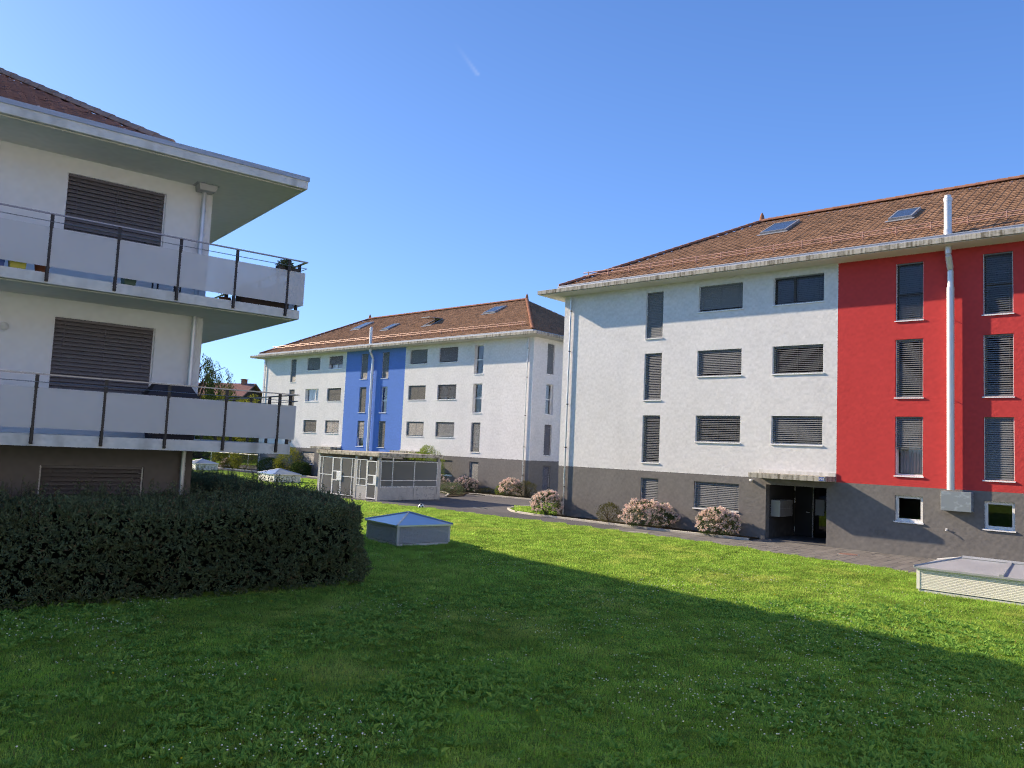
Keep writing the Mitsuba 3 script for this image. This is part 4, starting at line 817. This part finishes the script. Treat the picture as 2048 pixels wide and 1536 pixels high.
for i, (q, rx, rz, lf, lb) in enumerate(((FB.w(-5.6, .3, G), 1.5, 2.0, 'mat_yellowtree', 'leftmost round evergreen bush beyond the lawn at the end of the blue block'), (FB.w(-1.2, .6, G), 1.45, 2.1, 'mat_yellowtree', 'round evergreen bush by the left corner of the blue block'),
        (FB.w(4.1, 1.1, G), 1.15, 1.25, 'mat_shrub', 'low dark shrub in front of the blue block, left of the small window'), (FB.w(7.0, 1.0, G), 1.2, 2.2, 'mat_yellowtree', 'tall rounded bush left of the ground-floor window of the blue block'), (FB.w(8.9, .9, G), .9, 1.1, 'mat_shrub', 'small low shrub right of the tall rounded bush'), (FB.w(-3.3, .9, G), .9, 1.0, 'mat_shrub_olive', 'pinkish low shrub between the two round evergreen bushes'))):
    shrub(q, rx, rz, lb, lf, 'bush' if rz > 1.5 else 'shrub', 3000, .12, 60 if i == 5 else None, 60 + i, cat_='bush' if rz > 1.5 else 'shrub')
# ------------------------------------------------------------------ far trees and a house in the gap
def tree(c, h, r_, label, leaf, seed, N=9000, lsz=.22, trunk=.25, name='tree', low=.25, sy=1.0):
    t_ = thing(name, label, 'tree'); r = np.random.default_rng(seed); c = np.asarray(c, float)
    tk = tube([c, c + [0, 0, h * .35], c + [r_ * .06, 0, h * .8]], [trunk, trunk * .8, trunk * .15], 8); part(t_, 'trunk', tk, 'mat_bark')
    cl = [(c + [0, 0, h * (low + (1 - low) * .5)] + q * [r_ * .72, r_ * .72, h * (1 - low) * .40]) for q in sphere_dirs(r, 46) * r.uniform(.35, 1, (46, 1))]
    part(t_, 'limb', cat([tube([c + [0, 0, h * r.uniform(.2, .5)], (c + [0, 0, h * .4] + q) / 2 + [0, 0, .2], q], [trunk * .35, trunk * .2, .02], 5) for q in cl[:16]]), 'mat_bark', kind='stuff')
    i = r.integers(0, len(cl), N); d = sphere_dirs(r, N); cr = r_ * .33 * r.uniform(.7, 1.2, len(cl))
    b = np.array(cl)[i] + d * (cr[i] * r.random(N) ** .35)[:, None]
    m, uv = leaves(b, d + r.normal(0, .7, d.shape), lsz * np.clip(r.normal(1, .3, N), .4, 1.7), lsz * .5, seed=seed); uv[:, 0] = np.clip(uv[:, 0] * .6 + np.repeat(r.random(len(cl))[i], 4) * .4, 0, 1)
    part(t_, 'crown', m, leaf, uv=uv, kind='stuff')
wl = thing('willow_tree', 'weeping willow with hanging branches behind the near white block', 'tree'); r = np.random.default_rng(81); wc = np.array([-33.0, 80.5, EYE + G])
part(wl, 'trunk', tube([wc, wc + [.2, 0, 3.5], wc + [.4, .2, 7.0]], [.45, .35, .12], 9), 'mat_bark'); lb, ld, li = [], [], []
for q in range(150):
    a, e = r.uniform(0, 6.28), r.uniform(.25, 1.0); R0 = 4.6 * e * r.uniform(.75, 1.05); top = wc + [R0 * math.cos(a), R0 * math.sin(a), 11.8 * (1 - .30 * e ** 2) * r.uniform(.92, 1.02)]
    if q < 22: li.append(tube([wc + [.3, .1, r.uniform(3, 6)], wc + (top - wc) * [.5, .5, .92], top], [.14, .08, .03], 5))
    drop = r.uniform(2.5, 6.5); n = int(drop * 22)
    for s in np.linspace(0, 1, n):
        lb.append(top + [math.cos(a) * .9 * s ** .5 + r.normal(0, .12), math.sin(a) * .9 * s ** .5 + r.normal(0, .12), -drop * s]); ld.append((r.normal(0, .25), r.normal(0, .25), -1))
part(wl, 'limb', cat(li), 'mat_bark', kind='stuff')
m, uv = leaves(np.array(lb), np.array(ld), .24, .075, seed=82); part(wl, 'crown', m, 'mat_willow', uv=uv, kind='stuff')
tree(np.array([-34.6, 93, EYE + G]), 8.9, 3.6, 'bushy tree with yellow green leaves next to the willow', 'mat_yellowtree', 83, 16000, .19)
tree(np.array([-32.4, 96, EYE + G]), 8.7, 2.6, 'lower yellow green tree in front of the brown house', 'mat_yellowtree', 84, 11000, .19)
tree(np.array([-46, 110, EYE + G]), 7.4, 5.5, 'dark green tree filling the gap beneath the balcony', 'mat_willow', 85, 7000, .3, low=.05)
tree(np.array([-37, 104, EYE + G]), 5.0, 4.5, 'broad dark bush in front of the brown house', 'mat_willow', 86, 6000, .3, low=.02)
tree(np.array([-45., 132, EYE + G]), 11.2, 3.2, 'slim green tree behind the brown house', 'mat_willow', 87, 5000, .3)
FH = Frame((-38.6, 112.0), (math.cos(-.35), math.sin(-.35)), (-math.sin(-.35) * -1, -math.cos(-.35)))
H = thing('house', 'distant brown gabled house with a chimney beyond the trees', 'house')
hw, hl, he, hr = 2.3, 12.0, 5.8, 7.45
gab = Polygon([(-hw, G), (hw, G), (hw, he), (0, hr), (-hw, he)])
FG = Frame((-36.6, 111.0), (.31, .95), (-.95, .31))
part(H, 'wall', FG(extr(gab, .0, hl)), 'mat_timber')
part(H, 'roof', FG(cat([hull([(s * (hw + .5), n, he - .30), (0, n, hr + .02), (0, n, hr + .2), (s * (hw + .5), n, he - .12)] and [(s * (hw + .5), n, z) for n in (-.5, hl + .5) for z in (he - .30, he - .14)] + [(0, n, z) for n in (-.5, hl + .5) for z in (hr + .02, hr + .2)]) for s in (-1, 1)])), 'mat_tile_near')
ck_ = part(H, 'chimney', FG(cat([bx(-.3, .3, 1.2, 1.8, hr - .5, hr + .40), bx(-.32, -.2, 1.2, 1.8, hr + .40, hr + .72), bx(.2, .32, 1.2, 1.8, hr + .40, hr + .72), bx(-.38, .38, 1.1, 1.9, hr + .72, hr + .8)])), 'mat_ridge')
part(H, 'window', FG(bx(-.8, .8, -.03, -.01, 2.8, 4.3)), 'mat_darkglass')
lf = thing('fence', 'thin pale rail fence between the round bushes', 'fence')
part(lf, 'rail', FB(bar((-9, 3.2, -1.55), (2, -1.0, -1.55), .07)), 'mat_vent') if False else part(lf, 'rail', FB(bar((-16, -3, -1.75), (-1, -3, -1.75), .08)), 'mat_vent')
for u in (-15, -11, -7, -3): part(lf, 'post', FB(bar((u, -3, G), (u, -3, -1.72), .08)), 'mat_vent')
# ------------------------------------------------------------------ grass
import shapely
def patch(N, hgt, wid, seed, size=1.0):
    r = np.random.default_rng(seed); b = np.c_[r.uniform(-.55, .55, (N, 2)) * size, np.full(N, -.01)]
    a = r.uniform(0, 2 * np.pi, N); lean = np.abs(r.normal(.75, .45, N)); h = hgt * np.clip(r.normal(1, .3, N), .35, 2.0)
    cl = meshkit.noise(np.c_[b[:, :2] * 7, np.zeros(N)], seed); h *= .65 + .7 * cl
    d = np.stack([np.cos(a), np.sin(a), np.zeros(N)], 1); s = np.stack([-np.sin(a), np.cos(a), np.zeros(N)], 1) * (wid * np.clip(r.normal(1, .2, N), .5, 1.5))[:, None] / 2
    up = np.array([0, 0, 1.])
    m1 = b + up * h[:, None] * .6 + d * (h * lean * .35)[:, None]; tip = b + up * (h * (1 - .25 * lean))[:, None] + d * (h * lean)[:, None]
    V = np.stack([b - s, b + s, m1 + s * .8, m1 - s * .8, tip], 1).reshape(-1, 3); i = np.arange(N)[:, None] * 5
    F = np.vstack([i + [0, 1, 2], i + [0, 2, 3], i + [3, 2, 4]])
    return mikit.ply((V, F), 'mat_grass', uv=np.repeat(r.random((N, 2)), 5, axis=0))
for i in range(3): scene[f'group_grass_{i}'] = {'type': 'shapegroup', 'blades': patch(3400, .050, .0085, 50 + i)}
for i in range(2): scene[f'group_far_{i}'] = {'type': 'shapegroup', 'blades': patch(1700, .052, .014, 60 + i)}
scene['group_island'] = {'type': 'shapegroup', 'blades': patch(500, .07, .022, 70)}
obst = unary_union([local(FL, [(-8.6, -4.9), (-6.8, -4.9), (-6.8, -3.1), (-8.6, -3.1)]).buffer(-.05), local(FR, [(18.7, 7.6), (23, 7.6), (23, 9.5), (18.7, 9.5)]).buffer(-.05), local(FL, [(-3.4, .5), (9, .5), (9, -19), (-3.4, -19)])])
labels['grass'] = {'kind': 'stuff', 'label': 'short green lawn grass'}; gi = 0; rg = np.random.default_rng(99)
gx, gy = np.meshgrid(np.arange(-22, 40, 1.0), np.arange(4.5, 62, 1.0), indexing='ij'); gp = np.c_[gx.ravel(), gy.ravel()]
vis = (np.abs(gp[:, 0] + .04 * gp[:, 1]) < gp[:, 1] * .70 + 2.2) & shapely.contains_xy(lawn_poly.buffer(-.12), gp[:, 0], gp[:, 1]) & ~shapely.contains_xy(obst.buffer(-.3), gp[:, 0], gp[:, 1])
# thin strips along the edge of the path as well
for q in gp[vis]:
    D = np.hypot(*q); near = D < 15.5
    gi += 1; z = groundz(q[None])[0]; s = .75 + .75 * meshkit.fbm(np.array([[q[0] * .35, q[1] * .35, 0]]), 3, 4)[0]
    scene[f'grass__{gi:03d}'] = {'type': 'instance', 'group': {'type': 'ref', 'id': f'group_grass_{rg.integers(3)}' if near else f'group_far_{rg.integers(2)}'},
        'to_world': T().translate([q[0], q[1], z]).rotate([0, 0, 1], float(rg.integers(4) * 90)).scale([1, 1, float(s)])}
edge = lawn_poly.exterior; es = [edge.interpolate(s) for s in np.arange(0, edge.length, .55)]
for e_ in es:
    q = np.array(e_.coords[0])
    if not (abs(q[0]) < q[1] * .7 + 1 and 10 < q[1] < 62): continue
    gi += 1
    scene[f'grass__{gi:03d}'] = {'type': 'instance', 'group': {'type': 'ref', 'id': f'group_far_{rg.integers(2)}'}, 'to_world': T().translate([q[0], q[1], EYE + G + .02]).rotate([0, 0, 1], float(rg.uniform(0, 360))).scale([.42, .42, .95])}
x0, y0, x1, y1 = isl2.bounds
for x in np.arange(x0, x1, .9):
    for y in np.arange(y0, y1, .9):
        if isl2.buffer(-.35).contains(Point(x, y)):
            gi += 1; scene[f'grass__{gi:03d}'] = {'type': 'instance', 'group': {'type': 'ref', 'id': 'group_island'}, 'to_world': T().translate([x, y, EYE + G + .06])}
# broad-leaved weeds, clover heads, daisies and a few dandelions in the lawn
def scatter(N, seed, ymax, dens):
    r = np.random.default_rng(seed); out = []
    while len(out) < N:
        y = r.uniform(5, ymax) if r.random() < .8 else r.uniform(5, 14); x = r.uniform(-.75, .72) * y
        if shapely.contains_xy(obst, x, y) or not shapely.contains_xy(lawn_poly.buffer(-.2), x, y): continue
        if r.random() < dens(meshkit.fbm(np.array([[x * .5, y * .5, seed]]), 3, seed)[0]): out.append((x, y))
    return np.array(out)
wp = scatter(5200, 5, 17, lambda f: np.clip((f - .36) * 5, .06, 1)); wz = groundz(wp); r = np.random.default_rng(6)
b, d, ln = [], [], []
for q, z in zip(wp, wz):
    n = r.integers(5, 10); a0 = r.uniform(0, 6.28); sc = r.uniform(.035, .12)
    for j in range(n):
        a = a0 + j * 6.28 / n + r.normal(0, .3); b.append((q[0] + .01 * math.cos(a), q[1] + .01 * math.sin(a), z + .03)); d.append((math.cos(a), math.sin(a), r.uniform(.2, 1.1))); ln.append(sc * r.uniform(.7, 1.2))
ln = np.array(ln); m, uv = leaves(np.array(b), np.array(d), ln, ln * .42, seed=7, bend=.25)
uv[:, 0] = np.clip(uv[:, 0], 0, 1)
struct('lawn_weeds', m, 'mat_weed', uv=uv, kind='stuff', label='broad-leaved weeds in the lawn')
def dots(P, z, size, seed, h):
    r = np.random.default_rng(seed); ms = trimesh.creation.icosphere(0, 1.0); N = len(P); s = size * r.uniform(.6, 1.2, N)
    V = (ms.vertices[None] * (s[:, None] * [1])[:, :, None] * [1, 1, .75] + np.c_[P, z + h * r.uniform(.7, 1.3, N)][:, None]).reshape(-1, 3)
    return V, (ms.faces[None] + (np.arange(N) * len(ms.vertices))[:, None, None]).reshape(-1, 3)
fp = scatter(2300, 8, 24, lambda f: np.clip((f - .50) * 9, .02, 1))
struct('clover_flowers', dots(fp, groundz(fp), .0098, 9, .070), 'mat_daisy', smooth=True, kind='stuff', label='tiny white clover flowers in the lawn')
fp = scatter(40, 10, 22, lambda f: 1.)
struct('dandelion_flowers', dots(fp, groundz(fp), .014, 11, .075), 'mat_dandelion', smooth=True, kind='stuff', label='a few yellow flowers in the lawn')
